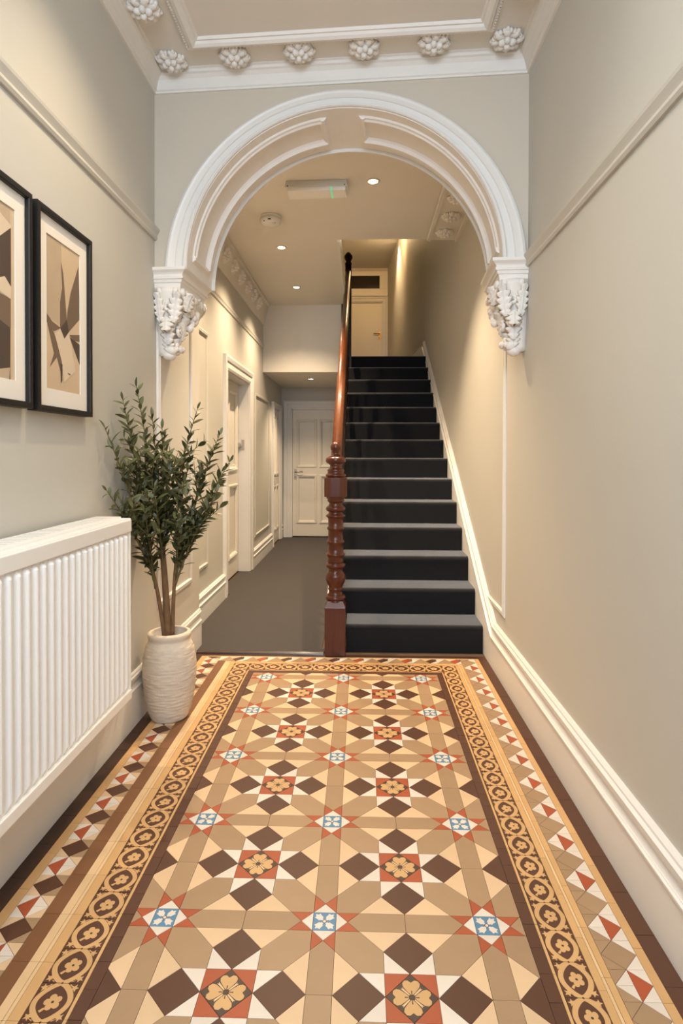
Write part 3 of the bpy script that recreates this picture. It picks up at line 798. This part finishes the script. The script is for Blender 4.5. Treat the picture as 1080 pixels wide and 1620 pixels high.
prof = [(.05, 1.096), (.062, 1.100)]+rounds(1.112, .064, .022)+[(.052, 1.126), (.050, 1.134), (.054, 1.142), (.050, 1.150), (.040, 1.156), (.036, 1.166), (.036, 1.174), (.044, 1.182)]+rounds(1.206, .064, .046)+[(.042, 1.230), (.028, 1.236), (.021, 1.246), (.020, 1.254), (.024, 1.258)]
prof += [(.0345*math.sin(a), 1.287-.0345*math.cos(a)) for a in [.75+(PI-.80)*i/9 for i in range(10)]]
q.lathe(prof, (NX, NY, 0), 32); q.obj('finial', M['wood'], newel)
SL = RI/GO; ZR = lambda y: 1.135+(y-3.75)*SL
q = MB(); q.smooth = True
pr = [(.034*math.cos(a), .030*math.sin(a)+.004) for a in [-.35+(PI+.7)*i/12 for i in range(13)]]+[(-.026, -.020), (-.026, -.028), (.026, -.028), (.026, -.020)]
N = Vector((0, -SL, 1)).normalized()
q.sweep([(-.164, 3.735, ZR(3.735)), (-.164, 7.30, ZR(7.30))], pr, N); q.obj('handrail', M['wood_rail'], bn)
q = MB(); q.smooth = True
bp = [(.018, 0), (.018, .10), (.022, .11), (.014, .13), (.012, .16), (.020, .22), (.022, .26), (.012, .34), (.010, .40), (.016, .42), (.010, .44), (.012, .62), (.016, .64), (.012, .66), (.016, .68), (.016, 1)]
q.lathe(bp, (0, 0, 0), 8); bal = q.mesh('baluster', M['wood_dark'])
for k in range(2, 14):
    for f in (.16, .66):
        y = SY+(k-1)*GO+GO*f
        z0 = k*RI+.0008; h = ZR(y)-.040-z0
        o = link('baluster', bal, bn, None, (-.160, y, z0)); o.scale = (1, 1, h)
        o.matrix_parent_inverse = Matrix.Translation((-NX, -NY, 0))
q = MB(); q.box((-.20, 7.24, 2.41), (-.125, 7.315, 3.55)); q.obj('landing_newel', M['wood_dark'], bn, bevel=.004)
q = MB(); q.smooth = True; q.lathe([(.02, 3.54), (.045, 3.56), (.03, 3.59), (.05, 3.63), (.05, 3.66), (.02, 3.70)], (-.162, 7.277, 0), 16); q.obj('landing_finial', M['wood_dark'], bn)
# the guard rail of the floor above, seen from below through the stairwell
gl = thing('landing_balustrade', 'dark wooden balustrade of the floor above, seen through the stairwell opening', 'balustrade', (-.23, 5.0, 3.2))
q = MB(); q.box((-.29, 4.95, 3.2005), (-.215, 7.2, 3.24)); q.obj('bottom_rail', M['wood_dark'], gl)
q = MB(); q.box((-.295, 4.95, 4.02), (-.215, 7.2, 4.09)); q.obj('top_rail', M['wood_dark'], gl)
for k in range(18):
    o = link('baluster', bal, gl, None, (-.252, 5.02+.122*k, 3.24)); o.scale = (1.3, 1.3, .78); o.matrix_parent_inverse = Matrix.Translation((.23, -5.0, -3.2))
bx('well_fascia', (-.205, 4.94, 3.00), (-.185, 7.12, 3.20), M['white'])['kind'] = 'structure'
bx('well_beam', (-.24, 7.05, 2.55), (-.195, 7.24, 3.2), M['wood_dark'])['kind'] = 'structure'

# ------------------------------------------------------------------ doors
def door(name, Mx, wd, ht, ztop, panels, casing, leaf_in, handle, lever=1, mats=None, sides=(1, 1), label=None, reveal=None, plate='steel'):
    """local: x along the wall, z up, y out of the wall towards the viewer. Opening 0..wd, 0..ht."""
    root = bpy.data.objects.new(name, None); COL.objects.link(root); root['kind'] = 'structure'; root.matrix_world = Mx
    if label: root['label'] = label
    m = M['door']
    def ob(q, nm, mt, par=root, bevel=0): 
        o = q.obj(nm, mt, None, bevel); o.parent = par; return o
    # casing
    q = MB(); CP = [(0, 0), (0, .016), (.02, .022), (casing*.5, .020), (casing*.6, .028), (casing*.85, .034), (casing, .030), (casing, 0)]
    pts = []
    if sides[0]: pts.append((0, 0, 0))
    pts += [(0, 0, ht), (wd, 0, ht)]
    if sides[1]: pts.append((wd, 0, 0))
    q.sweep(pts, CP, (0, 1, 0))
    if q.v and max(v[2] for v in q.v) < ht+.01: # wrong side: flip
        q = MB(); q.sweep(pts, [(-a, b) for a, b in CP], (0, 1, 0))
    ob(q, 'casing', M['white'])
    # jamb lining
    rv = leaf_in if reveal is None else reveal
    q = MB(); q.box((-.0, -rv-.02, 0), (.012, .004, ht)); q.box((wd-.012, -rv-.02, 0), (wd, .004, ht)); q.box((0, -rv-.02, ht-.012), (wd, .004, ht)); ob(q, 'jamb', M['white'])
    # leaf: stiles and rails with sunk panels
    t = .04; y1 = -leaf_in; y0 = y1-t; lx0, lx1, lz0, lz1 = .014, wd-.014, .012, ht-.014
    q = MB(); xs = sorted({lx0, lx1}); q.box((lx0, y0, lz0), (lx1, y0+.018, lz1))
    # front grid: subtract the panels by building stiles/rails
    cols = sorted(set([p[0] for p in panels])); 
    px = sorted({(p[0], p[1]) for p in panels}); pz = sorted({(p[2], p[3]) for p in panels})
    xe = [lx0]+[v for p in px for v in p]+[lx1]; ze = [lz0]+[v for p in pz for v in p]+[lz1]
    for i in range(0, len(xe), 2): q.box((xe[i], y0+.018, lz0), (xe[i+1], y1, lz1))
    for p in px:
        for i in range(0, len(ze), 2): q.box((p[0], y0+.018, ze[i]), (p[1], y1, ze[i+1]))
    leaf = ob(q, 'leaf', m)
    for (a, b, c, d) in panels:
        q = MB(); q.box((a, y0+.016, c), (b, y0+.022, d)); ob(q, 'panel', m, leaf)
        q = MB(); q.sweep([(a, y1, c), (b, y1, c), (b, y1, d), (a, y1, d)], [(-.022, -.016), (-.022, -.004), (-.010, .008), (.004, .012), (.016, .010), (.020, 0), (.020, -.016)], (0, 1, 0), True); ob(q, 'panel_moulding', m, leaf)
    if handle:
        hx, hz = handle
        q = MB(); q.box((hx-.020, y1, hz-.075), (hx+.020, y1+.008, hz+.075)); pl = ob(q, 'handle', M[plate], leaf, .002)
        q = MB(); q.smooth = True; q.tube([(hx, y1+.006, hz+.03), (hx, y1+.045, hz+.03), (hx+.02*lever, y1+.052, hz+.03), (hx+.115*lever, y1+.050, hz+.03)], [.009, .009, .009, .008], 8)
        o = q.obj('lever', M[plate]); o.parent = leaf
        q = MB(); q.tube([(hx, y1+.006, hz-.045), (hx, y1+.011, hz-.045)], .008, 8); o = q.obj('keyhole', M['dark']); o.parent = leaf
    return root
# matrices: wall facing +x: local x -> -Y? use local x = world Y, local y = world +X
MX = lambda y, x: Matrix(((0, 1, 0, x), (1, 0, 0, y), (0, 0, 1, .008), (0, 0, 0, 1)))
def four(w_, h, st=.11, top=.12, mid=(.42, .50), bot=.2, mull=.09):
    m_ = w_/2; L = [(st, m_-mull/2), (m_+mull/2, w_-st)]
    return [(a, b, h*mid[1]+.03, h-top) for a, b in L]+[(a, b, bot, h*mid[0]) for a, b in L]
d1 = door('door_1', MX(D1[0], XH), D1[1]-D1[0], D1[2]-.008, 0, four(D1[1]-D1[0], D1[2], mid=(.46, .53), bot=.21), .125, .105, None, label='white panelled door, nearest on the left of the passage')
q = MB(); yl = D1[1]-D1[0]-.014
q.box((yl-.075, -.105, 1.30), (yl-.01, -.082, 1.35)); q.box((yl-.03, -.082, 1.305), (yl-.014, -.068, 1.335)); o = q.obj('rim_lock', M['steel'], None, .003); o.parent = d1
q = MB(); q.tube([(yl-.05, -.11, .90), (yl-.05, -.098, .90)], .012, 10); o = q.obj('keyhole', M['brass']); o.parent = d1
q = MB(); q.box((yl-.0005, -.075, 1.27), (yl+.004, -.045, 1.38)); o = q.obj('keep', M['steel']); o.parent = d1
door('door_2', MX(D2[0], XH), D2[1]-D2[0], D2[2]-.008, 0, four(D2[1]-D2[0], D2[2], .1), .07, .002, (.14, .90), 1, label='white door at the far left of the passage')
MY = lambda x, y, z: Matrix(((1, 0, 0, x), (0, -1, 0, y), (0, 0, 1, z), (0, 0, 0, 1)))
door('door_3', MY(DE[0], YE, .008), DE[1]-DE[0], DE[2]-.008, 0, [(.09, .355, .22, .905), (.43, .70, .22, .905), (.09, .355, 1.05, 1.72), (.43, .70, 1.05, 1.72)], .115, .025, (.055, .935), 1, label='white four-panelled door closing the end of the passage')
# upper door with transom light
d4 = door('door_4', MY(-.50, 11.5, 2.41), .905, 1.76, 0, [], .10, .03, (.845, 1.12), -1, plate='brass', sides=(1, 1), label='cream door with a dark fanlight at the head of the stairs')
q = MB(); z0, z1 = 2.01, 2.255; x0, x1 = .0, .845
q.box((-.10, -.02, 1.87), (1.0, .03, z0)); q.box((-.10, -.02, z1), (1.0, .03, 2.34)); q.box((-.1, -.02, z0), (x0, .03, z1)); q.box((x1, -.02, z0), (1.0, .03, z1))
o = q.obj('transom_frame', M['door'], None, .003); o.parent = d4
q = MB(); q.box((x0-.01, -.015, z0-.01), (x1+.01, -.005, z1+.01)); o = q.obj('transom_glass', M['glassdark']); o.parent = d4

# ------------------------------------------------------------------ ceiling fittings
def downlight(x, y, z, label, energy, color=WARM, ang=118, sc=1.0, blend=.85):
    root = thing('downlight', label, 'downlight', (x, y, z), 'recessed downlights in the ceilings beyond the arch')
    q = MB(); q.smooth = True
    q.lathe([(.031*sc, -.001), (.031*sc, -.006), (.036*sc, -.008), (.043*sc, -.006), (.046*sc, 0)], (x, y, z), 24); q.obj('trim_ring', M['ring'], root)
    q = MB(); q.smooth = True; q.lathe([(.001, -.0075), (.020*sc, -.0075), (.030*sc, -.005), (.030*sc, -.001)], (x, y, z), 20); q.obj('lens', M['lamp'], root)
    l = light('bulb', 'SPOT', (0, 0, -.012), energy, color, None, root, spot_size=math.radians(ang), spot_blend=blend, shadow_soft_size=.02)
    return root
EN = 128
downlight(-.690, 3.925, ZH, 'glowing recessed downlight nearest the arch, on the left', EN)
downlight(.072, 3.880, ZH, 'glowing recessed downlight nearest the arch, right of the emergency light', EN*1.2, ang=100, blend=.6)
downlight(-.690, 5.104, ZH, 'glowing recessed downlight just beyond the smoke alarm', EN)
downlight(-.695, 6.326, ZH, 'glowing recessed downlight just before the pale bulkhead', EN)
downlight(-.660, 7.725, 2.22, 'small glowing downlight in the low ceiling by the far door', 85)
# upper landing: one downlight, then two hidden fill lights added for glow
downlight(.505, 9.9, ZU, 'downlight in the upper landing ceiling close to the right wall', 120, (1, .72, .40), ang=90)
light('landing_fill_spot', 'SPOT', (.25, 8.7, 4.72), 46, (1, .60, .25), (0.1, 11.5, 3.7), spot_size=math.radians(120), spot_blend=.9, shadow_soft_size=.06)  # added fill aimed at the upper door, no fitting behind it
light('landing_glow_fill', 'POINT', (.34, 9.3, 4.64), 7, (1, .68, .34), shadow_soft_size=.05)  # added fill that brightens the landing ceiling, stands for bounced light
# emergency light
em = thing('emergency_light', 'white rectangular emergency light with green indicator on hall ceiling', 'emergency light', (-.295, 3.93, ZH))
Me = Matrix.Translation((-.295, 3.92, ZH)) @ Matrix.Rotation(-.035, 4, 'Z')
q = MB(); vs = [(-.198, -.060, 0), (.198, -.060, 0), (.198, .07, 0), (-.198, .07, 0), (-.203, -.070, -.046), (.203, -.070, -.046), (.203, .075, -.046), (-.203, .075, -.046)]
q.add([Me @ Vector(v) for v in vs], [(0, 1, 2, 3), (4, 5, 6, 7), (0, 1, 5, 4), (1, 2, 6, 5), (2, 3, 7, 6), (3, 0, 4, 7)]); q.obj('housing', M['plastic_grey'], em, .003)
q = MB(); q.box((-.190, -.062, -.068), (.190, .068, -.045), Me); q.obj('diffuser', M['diff'], em, .004)
q = MB(); q.box((.092, -.064, -.0695), (.104, .066, -.046), Me); q.obj('indicator', M['led_g'], em)
for sx in (-.185, .185):
    q = MB(); q.smooth = True; q.ball(Me @ Vector((sx, -.069, -.038)), .004, seg=8, rings=5); q.obj('screw', M['dark'], em)
# smoke alarm
sm = thing('smoke_alarm', 'round white smoke alarm on the hall ceiling', 'smoke alarm', (-.682, 4.44, ZH))
q = MB(); q.smooth = True; q.lathe([(.074, 0), (.076, -.012), (.070, -.016), (.070, -.020), (.077, -.022), (.077, -.044), (.070, -.056), (.050, -.061), (.001, -.062)], (-.682, 4.44, ZH), 32); body = q.obj('body', M['plastic'], sm)
q = MB(); q.box((-.690, 4.362, ZH-.052), (-.668, 4.372, ZH-.046)); q.obj('vent_slot', M['dark'], sm)
q = MB(); q.box((-.725, 4.378, ZH-.058), (-.717, 4.386, ZH-.054)); q.obj('vent_slot', M['dark'], sm)
q = MB(); q.smooth = True; q.lathe([(.001, -.066), (.012, -.066), (.014, -.060)], (-.652, 4.41, ZH), 12); q.obj('test_button', M['plastic_grey'], sm)

# ------------------------------------------------------------------ radiator
rd = thing('radiator', 'white fluted double panel radiator on the left wall', 'radiator', (-.95, 1.6, .30))
RY0, RY1, RX, RZ0, RZ1 = .84, 2.262, -.884, .300, .992
q = MB(); q.smooth = False; pitch_ = .0415; n = int((RY1-RY0-.05)/pitch_)
ys = []; y = RY1-.025-n*pitch_
pr = [(0, 0), (.30, 0), (.40, .011), (.50, .013), (.60, .013), (.70, .011), (.80, 0)]
z0r, z1r = RZ0+.044, RZ1-.050
vs = []; cols = [(RY0, 0.0)]
for k in range(n):
    for a, d in pr: cols.append((y+(k+a)*pitch_, d))
cols.append((RY1, 0.0))
zs_ = [RZ0, z0r-.006, z0r+.014, z1r-.014, z1r+.006, RZ1]
for yy, d in cols:
    for zi, zz in enumerate(zs_):
        dep = d if zi in (2, 3) else 0.0
        vs.append((RX-.012+dep if True else 0, yy, zz))
nz = len(zs_)
fs = [(i*nz+j, (i+1)*nz+j, (i+1)*nz+j+1, i*nz+j+1) for i in range(len(cols)-1) for j in range(nz-1)]
b0 = len(vs)
vs += [(RX-.022, RY0, RZ0), (RX-.022, RY1, RZ0), (RX-.022, RY1, RZ1), (RX-.022, RY0, RZ1)]
q.add(vs, fs+[(b0, b0+1, b0+2, b0+3)])
q.smooth = True
front = q.obj('front_panel', M['cream'], rd)
bx('rear_panel', (-1.018, RY0+.01, RZ0+.02), (-1.004, RY1-.01, RZ1-.01), M['cream'], rd)
bx('side_panel', (-1.024, RY1-.006, RZ0), (RX-.004, RY1+.002, RZ1+.006), M['cream'], rd, .002)
bx('side_panel', (-1.024, RY0-.002, RZ0), (RX-.004, RY0+.006, RZ1+.006), M['cream'], rd, .002)
q = MB(); q.box((-1.024, RY0, RZ1-.002), (-.925, RY1, RZ1+.012)); q.box((-.925, RY0, RZ1-.004), (RX-.006, RY1, RZ1+.004)); q.box((RX-.014, RY0, RZ1-.046), (RX, RY1, RZ1)); q.box((RX-.014, RY0, RZ0), (RX, RY1, RZ0+.036))
q.obj('top_grille', M['cream'], rd, .003)
q = MB()
for k in range(44): q.box((-1.010, RY0+.03+.031*k, RZ1+.0122), (-.945, RY0+.038+.031*k, RZ1+.0128))
o = q.obj('grille_slots', M['plastic_grey'], rd)
for yy in (1.05, 1.95):
    bx('wall_bracket', (XL+.0006, yy, .45), (-1.016, yy+.04, .9), M['cream'], rd)

# ------------------------------------------------------------------ framed pictures
def picture(label, y0, y1, z0, z1, art):
    root = thing('framed_picture', label, 'picture', (XL, (y0+y1)/2, z0), 'black framed abstract prints')
    xb, xf = XL+.001, XL+.036; fwid = .019
    q = MB(); q.sweep([(xb, y0, z0), (xb, y1, z0), (xb, y1, z1), (xb, y0, z1)], [(0, 0), (0, .035), (.006, .036), (fwid-.002, .036), (fwid, .033), (fwid, .0)], (1, 0, 0), True)
    if min(v[1] for v in q.v) < y0-.005:
        q = MB(); q.sweep([(xb, y0, z0), (xb, y1, z0), (xb, y1, z1), (xb, y0, z1)], [(-a, b) for a, b in [(0, 0), (0, .035), (.006, .036), (fwid-.002, .036), (fwid, .033), (fwid, .0)]], (1, 0, 0), True)
    q.obj('frame', M['black'], root)
    a0, a1, b0, b1 = y0+.078, y1-.068, z0+.078, z1-.075
    q = MB(); xm = XL+.022
    for (p, r_) in (((y0+.012, z0+.012), (a0, z1-.012)), ((a1, z0+.012), (y1-.012, z1-.012)), ((a0, z0+.012), (a1, b0)), ((a0, b1), (a1, z1-.012))):
        q.box((xm-.003, p[0], p[1]), (xm, r_[0], r_[1]))
    q.obj('mount', M['mat'], root)
    q = MB(); q.box((xm-.008, a0-.004, b0-.004), (xm-.0035, a1+.004, b1+.004)); xp = xm-.0034
    for i, (mi, poly) in enumerate(art):
        q.cur = mi; q.add([(xp+.00012*i, a0+(a1-a0)*x, b0+(b1-b0)*z) for x, z in poly], [tuple(range(len(poly)))])
    q.obj('print', [M['print_bg'], M['print_1'], M['print_2'], M['print_3'], M['print_4']], root)
art2 = [(3, [(0, .47), (.0, 1), (.44, 1), (.44, .44)]), (1, [(.43, .88), (.50, .80), (.56, .62), (.60, .50), (.64, .44), (.40, .42), (.40, .60), (.46, .70)]), (1, [(.97, .92), (.86, .82), (.72, .70), (.62, .56), (.58, .45), (.66, .42), (1, .54), (1, .7)]), (2, [(.60, .50), (.66, .42), (.52, .36), (.40, .42)]),
        (1, [(0, .49), (.18, .445), (.42, .425), (.22, .385), (0, .435)]), (1, [(.66, .40), (1, .43), (1, .38), (.84, .375)]), (2, [(.68, .39), (1, .36), (1, .215), (.86, .29)]), (1, [(.02, .445), (.22, .375), (.44, .20), (.44, .10), (.30, .22), (.10, .14), (.22, .24)]), (4, [(.40, .42), (.52, .36), (.66, .42), (.86, .16), (.5, .06), (.44, .2), (.24, .37)]), (2, [(.40, .19), (.46, .18), (.45, .07), (.41, .05)]), (1, [(.62, .135), (.70, .13), (.70, .12), (.62, .125)])]
art1 = [(3, [(0, 0), (1, 0), (1, 1), (0, 1)]), (0, [(.92, 0), (1, 0), (1, 1), (.92, 1)]), (4, [(0, 1), (.3, 1), (.93, .90), (.93, .62), (0, .55)]), (2, [(.93, .885), (.55, .74), (.1, .62), (.1, .50), (.6, .56), (.93, .545)]), (1, [(0, .55), (.2, .5), (.92, .47), (.92, .30), (.3, .33), (0, .30)]), (4, [(.5, .53), (.80, .585), (.93, .54), (.92, .47), (.7, .49)]), (2, [(0, 0), (.90, 0), (.91, .30), (.45, .36), (0, .26)]), (3, [(.70, .0), (.88, .0), (.90, .07), (.6, .04)])]
picture('black framed print of angular dark shapes, cut by the left edge of the photo', 1.415, 1.800, 1.385, 2.040, art1)
picture('black framed print of a pointed star-like leaf form, beside the potted tree', 1.828, 2.205, 1.383, 2.040, art2)

# ------------------------------------------------------------------ potted tree
PX, PY = -.905, 2.775
pt = thing('potted_tree', 'leafy green olive-like tree in a ridged sandy pot beside the radiator', 'potted tree', (PX, PY, 0))
q = MB(); q.smooth = True
outer_ = [(.078, .0), (.086, .006), (.098, .04), (.110, .09), (.118, .15), (.124, .21), (.123, .26), (.117, .31), (.107, .345), (.097, .365), (.094, .373), (.097, .382), (.100, .392), (.099, .402), (.092, .408)]
def interp(z):
    for (r0, z0), (r1, z1) in zip(outer_, outer_[1:]):
        if z0 <= z <= z1: return r0+(r1-r0)*(z-z0)/max(1e-9, z1-z0)
    return outer_[-1][0]
prof = [(.001, 0), (.07, 0)]+[(interp(z), z) for z in [.0005+.408*i/88 for i in range(88)]]+[(.084, .409), (.080, .402), (.080, .35)]
rp = random.Random(5); ph = [rp.uniform(0, 6) for _ in range(40)]
def ridge(a, z):
    if z < .015 or z > .352: return 0
    k = z/.0105; i = int(k) % 40
    return .0016*math.sin(2*PI*k+1.6*math.sin(a*2+ph[i])+.8*math.sin(a*5+ph[(i*3) % 40]))+.0009*math.sin(a*9+ph[i]*2+z*40)
q.lathe(prof, (PX, PY, 0), 72, rfun=ridge); q.obj('pot', M['pot'], pt)
q = MB(); q.lathe([(.001, .350), (.0795, .350), (.0795, .366), (.05, .372), (.001, .376)], (PX, PY, 0), 20); q.obj('soil', M['soil'], pt)
rl = random.Random(21)
def bez(p0, p1, p2, n):
    p0, p1, p2 = Vector(p0), Vector(p1), Vector(p2)
    return [p0*(1-t)**2+p1*2*t*(1-t)+p2*t*t for t in [i/n for i in range(n+1)]]
b0 = Vector((PX-.005, PY, .365))
stems = {'C': (Vector((-.935, 2.76, .82)), .0185), 'L': (Vector((-.975, 2.72, .74)), .0105), 'R': (Vector((-.872, 2.77, .74)), .0105)}
spread = {'C': (0, 0), 'L': (-.016, -.004), 'R': (.018, .002)}
for k, (tip, r_) in stems.items():
    s0 = b0+Vector((spread[k][0], spread[k][1], 0)); midp = (s0+tip)/2+Vector((spread[k][0]*-.2, 0, .06))
    P_ = bez(s0, midp, tip, 10); q = MB(); q.smooth = True
    q.tube(P_, [r_*(1-.35*i/10) for i in range(11)], 9); q.obj('trunk', M['bark'], pt)
tips = [('C', (-.955, 2.50, 1.53)), ('L', (-.990, 2.44, 1.47)), ('C', (-.93, 2.62, 1.41)), ('C', (-.773, 2.78, 1.455)), ('R', (-.673, 2.80, 1.335)), ('R', (-.612, 2.75, 1.21)),
        ('L', (-1.012, 2.32, 1.345)), ('L', (-1.012, 2.33, 1.10)), ('R', (-.654, 2.70, 1.10)), ('R', (-.703, 2.72, .975)), ('C', (-.847, 2.60, 1.25)), ('C', (-.860, 2.92, 1.30)),
        ('L', (-.995, 2.70, 1.30)), ('R', (-.80, 2.66, 1.12)), ('C', (-.955, 2.86, 1.33)), ('L', (-.985, 2.56, 1.18)), ('C', (-.885, 2.50, 1.10)), ('R', (-.745, 2.86, 1.18)), ('C', (-.90, 2.66, 1.36)), ('L', (-.93, 2.52, 1.0)), ('R', (-.80, 2.62, .96))]
leafpos = []
twigs = MB(); twigs.smooth = True
for k, tip in tips:
    tip = Vector(tip); st_, r_ = stems[k]
    s0 = b0+Vector((spread[k][0], spread[k][1], 0))
    base_t = rl.uniform(.62, 1.0); base_p = s0+(st_-s0)*base_t
    ctl = Vector((base_p.x*.55+tip.x*.45, base_p.y*.55+tip.y*.45, base_p.z*.42+tip.z*.58))
    n = 16; P_ = bez(base_p, ctl, tip, n)
    twigs.tube(P_, [.0058*(1-.72*i/n) for i in range(n+1)], 6)
    L = sum((P_[i+1]-P_[i]).length for i in range(n)); m_ = int(L/.0150); side = rl.uniform(0, 6)
    for j in range(m_):
        t = (j+.5)/m_
        if t < .08: continue
        i = min(n-1, int(t*n)); p = P_[i].lerp(P_[i+1], t*n-i); d = (P_[i+1]-P_[i]).normalized()
        side += 2.4+rl.uniform(-.3, .3)
        leafpos.append((p, d, side, t))
    # side shoots
    for sh in range(5):
        t = rl.uniform(.15, .8); i = int(t*n); p = P_[i]; d = (P_[i+1]-P_[i]).normalized()
        dv = Vector((rl.uniform(-1, 1), rl.uniform(-1, .8), rl.uniform(.2, 1))).normalized()
        e = p+(d*.6+dv*.75).normalized()*rl.uniform(.10, .17)
        if e.x < -1.0: e.x = -1.0
        Q = bez(p, (p+e)/2+Vector((0, 0, -.008)), e, 6); twigs.tube(Q, [.0028*(1-.6*i/6) for i in range(7)], 5)
        for j in range(7):
            t2 = (j+1.2)/8; i2 = min(5, int(t2*6)); d2 = (Q[i2+1]-Q[i2]).normalized(); side += 2.4
            leafpos.append((Q[i2].lerp(Q[i2+1], t2*6-i2), d2, side, .5+.5*t2))
    leafpos.append((tip, (P_[-1]-P_[-2]).normalized(), 0, 1.05))
twigs.obj('branches', M['twig'], pt)
def leaf_geo(q, n=5, L=.062, wd=.0098, bend=.12):
    vs = []
    for i in range(n+1):
        t = i/n; h = wd*math.sin(PI*min(1, t*.96+.03))**.75
        z = -bend*L*t*t
        vs += [(L*t, -h, z+.0025*(h/wd)), (L*t, 0, z), (L*t, h, z+.0025*(h/wd))]
    fs = []
    for i in range(n):
        a = i*3; fs += [(a, a+1, a+4, a+3), (a+1, a+2, a+5, a+4)]
    q.add(vs, fs)
leaf_me = []
for k, (L, wd, bd_) in enumerate(((.058, .0105, .10), (.066, .0110, .18), (.050, .0095, .05), (.060, .0095, .28))):
    for mm in ('leaf', 'leaf_b'):
        q = MB(); q.smooth = True; leaf_geo(q, 5, L, wd, bd_); leaf_me.append(q.mesh('leaf', M[mm]))
def leaf_mx(p, d, a, t):
    ref = Vector((0, 0, 1)) if abs(d.z) < .9 else Vector((1, 0, 0))
    x = d.cross(ref).normalized(); y = d.cross(x)
    out = (x*math.cos(a)+y*math.sin(a))
    op = rl.uniform(.55, .95) if t < 1.0 else 0.05
    ax = (d*math.cos(op)+out*math.sin(op)).normalized()
    nrm = (d*math.sin(op)*-1+out*math.cos(op)) * -1
    nrm = (nrm+Vector((rl.uniform(-.5, .5), rl.uniform(-.5, .5), rl.uniform(-.3, .7)))).normalized()
    yv = nrm.cross(ax).normalized(); zv = ax.cross(yv)
    s_ = rl.uniform(.8, 1.12)*(1 if t < .9 else .72)
    return Matrix(((ax.x*s_, yv.x*s_, zv.x*s_, p.x), (ax.y*s_, yv.y*s_, zv.y*s_, p.y), (ax.z*s_, yv.z*s_, zv.z*s_, p.z), (0, 0, 0, 1)))
allm = [(leaf_mx(*lp), lp) for lp in leafpos]
allm = [(m4, lp) for m4, lp in allm if min((m4 @ Vector(v)).x for v in ((.066, 0, -.01), (.03, .012, .003), (.03, -.012, .003), (.0, 0, 0))) > XL+.004]
allm.sort(key=lambda e: e[1][0].y)          # nearest to the camera first
pinv = Matrix.Translation((-PX, -PY, 0))
for m4, lp in allm[:300]:
    k = rl.randrange(4)*2+(1 if rl.random() < (.55 if lp[3] > .85 else .14) else 0)
    o = bpy.data.objects.new('leaf', leaf_me[k]); COL.objects.link(o); o.parent = pt; o.matrix_parent_inverse = pinv; o.matrix_basis = m4
q = MB(); q.smooth = True
for m4, lp in allm[300:]:
    g = MB(); leaf_geo(g, 5, .060, .0102, .14); q.cur = 1 if rl.random() < (.55 if lp[3] > .85 else .14) else 0
    q.add([m4 @ Vector(v) for v in g.v], g.f)
o = q.obj('foliage', [M['leaf'], M['leaf_b']], pt); o['kind'] = 'stuff'
print('leaves', len(allm), 'objects', len(bpy.data.objects))
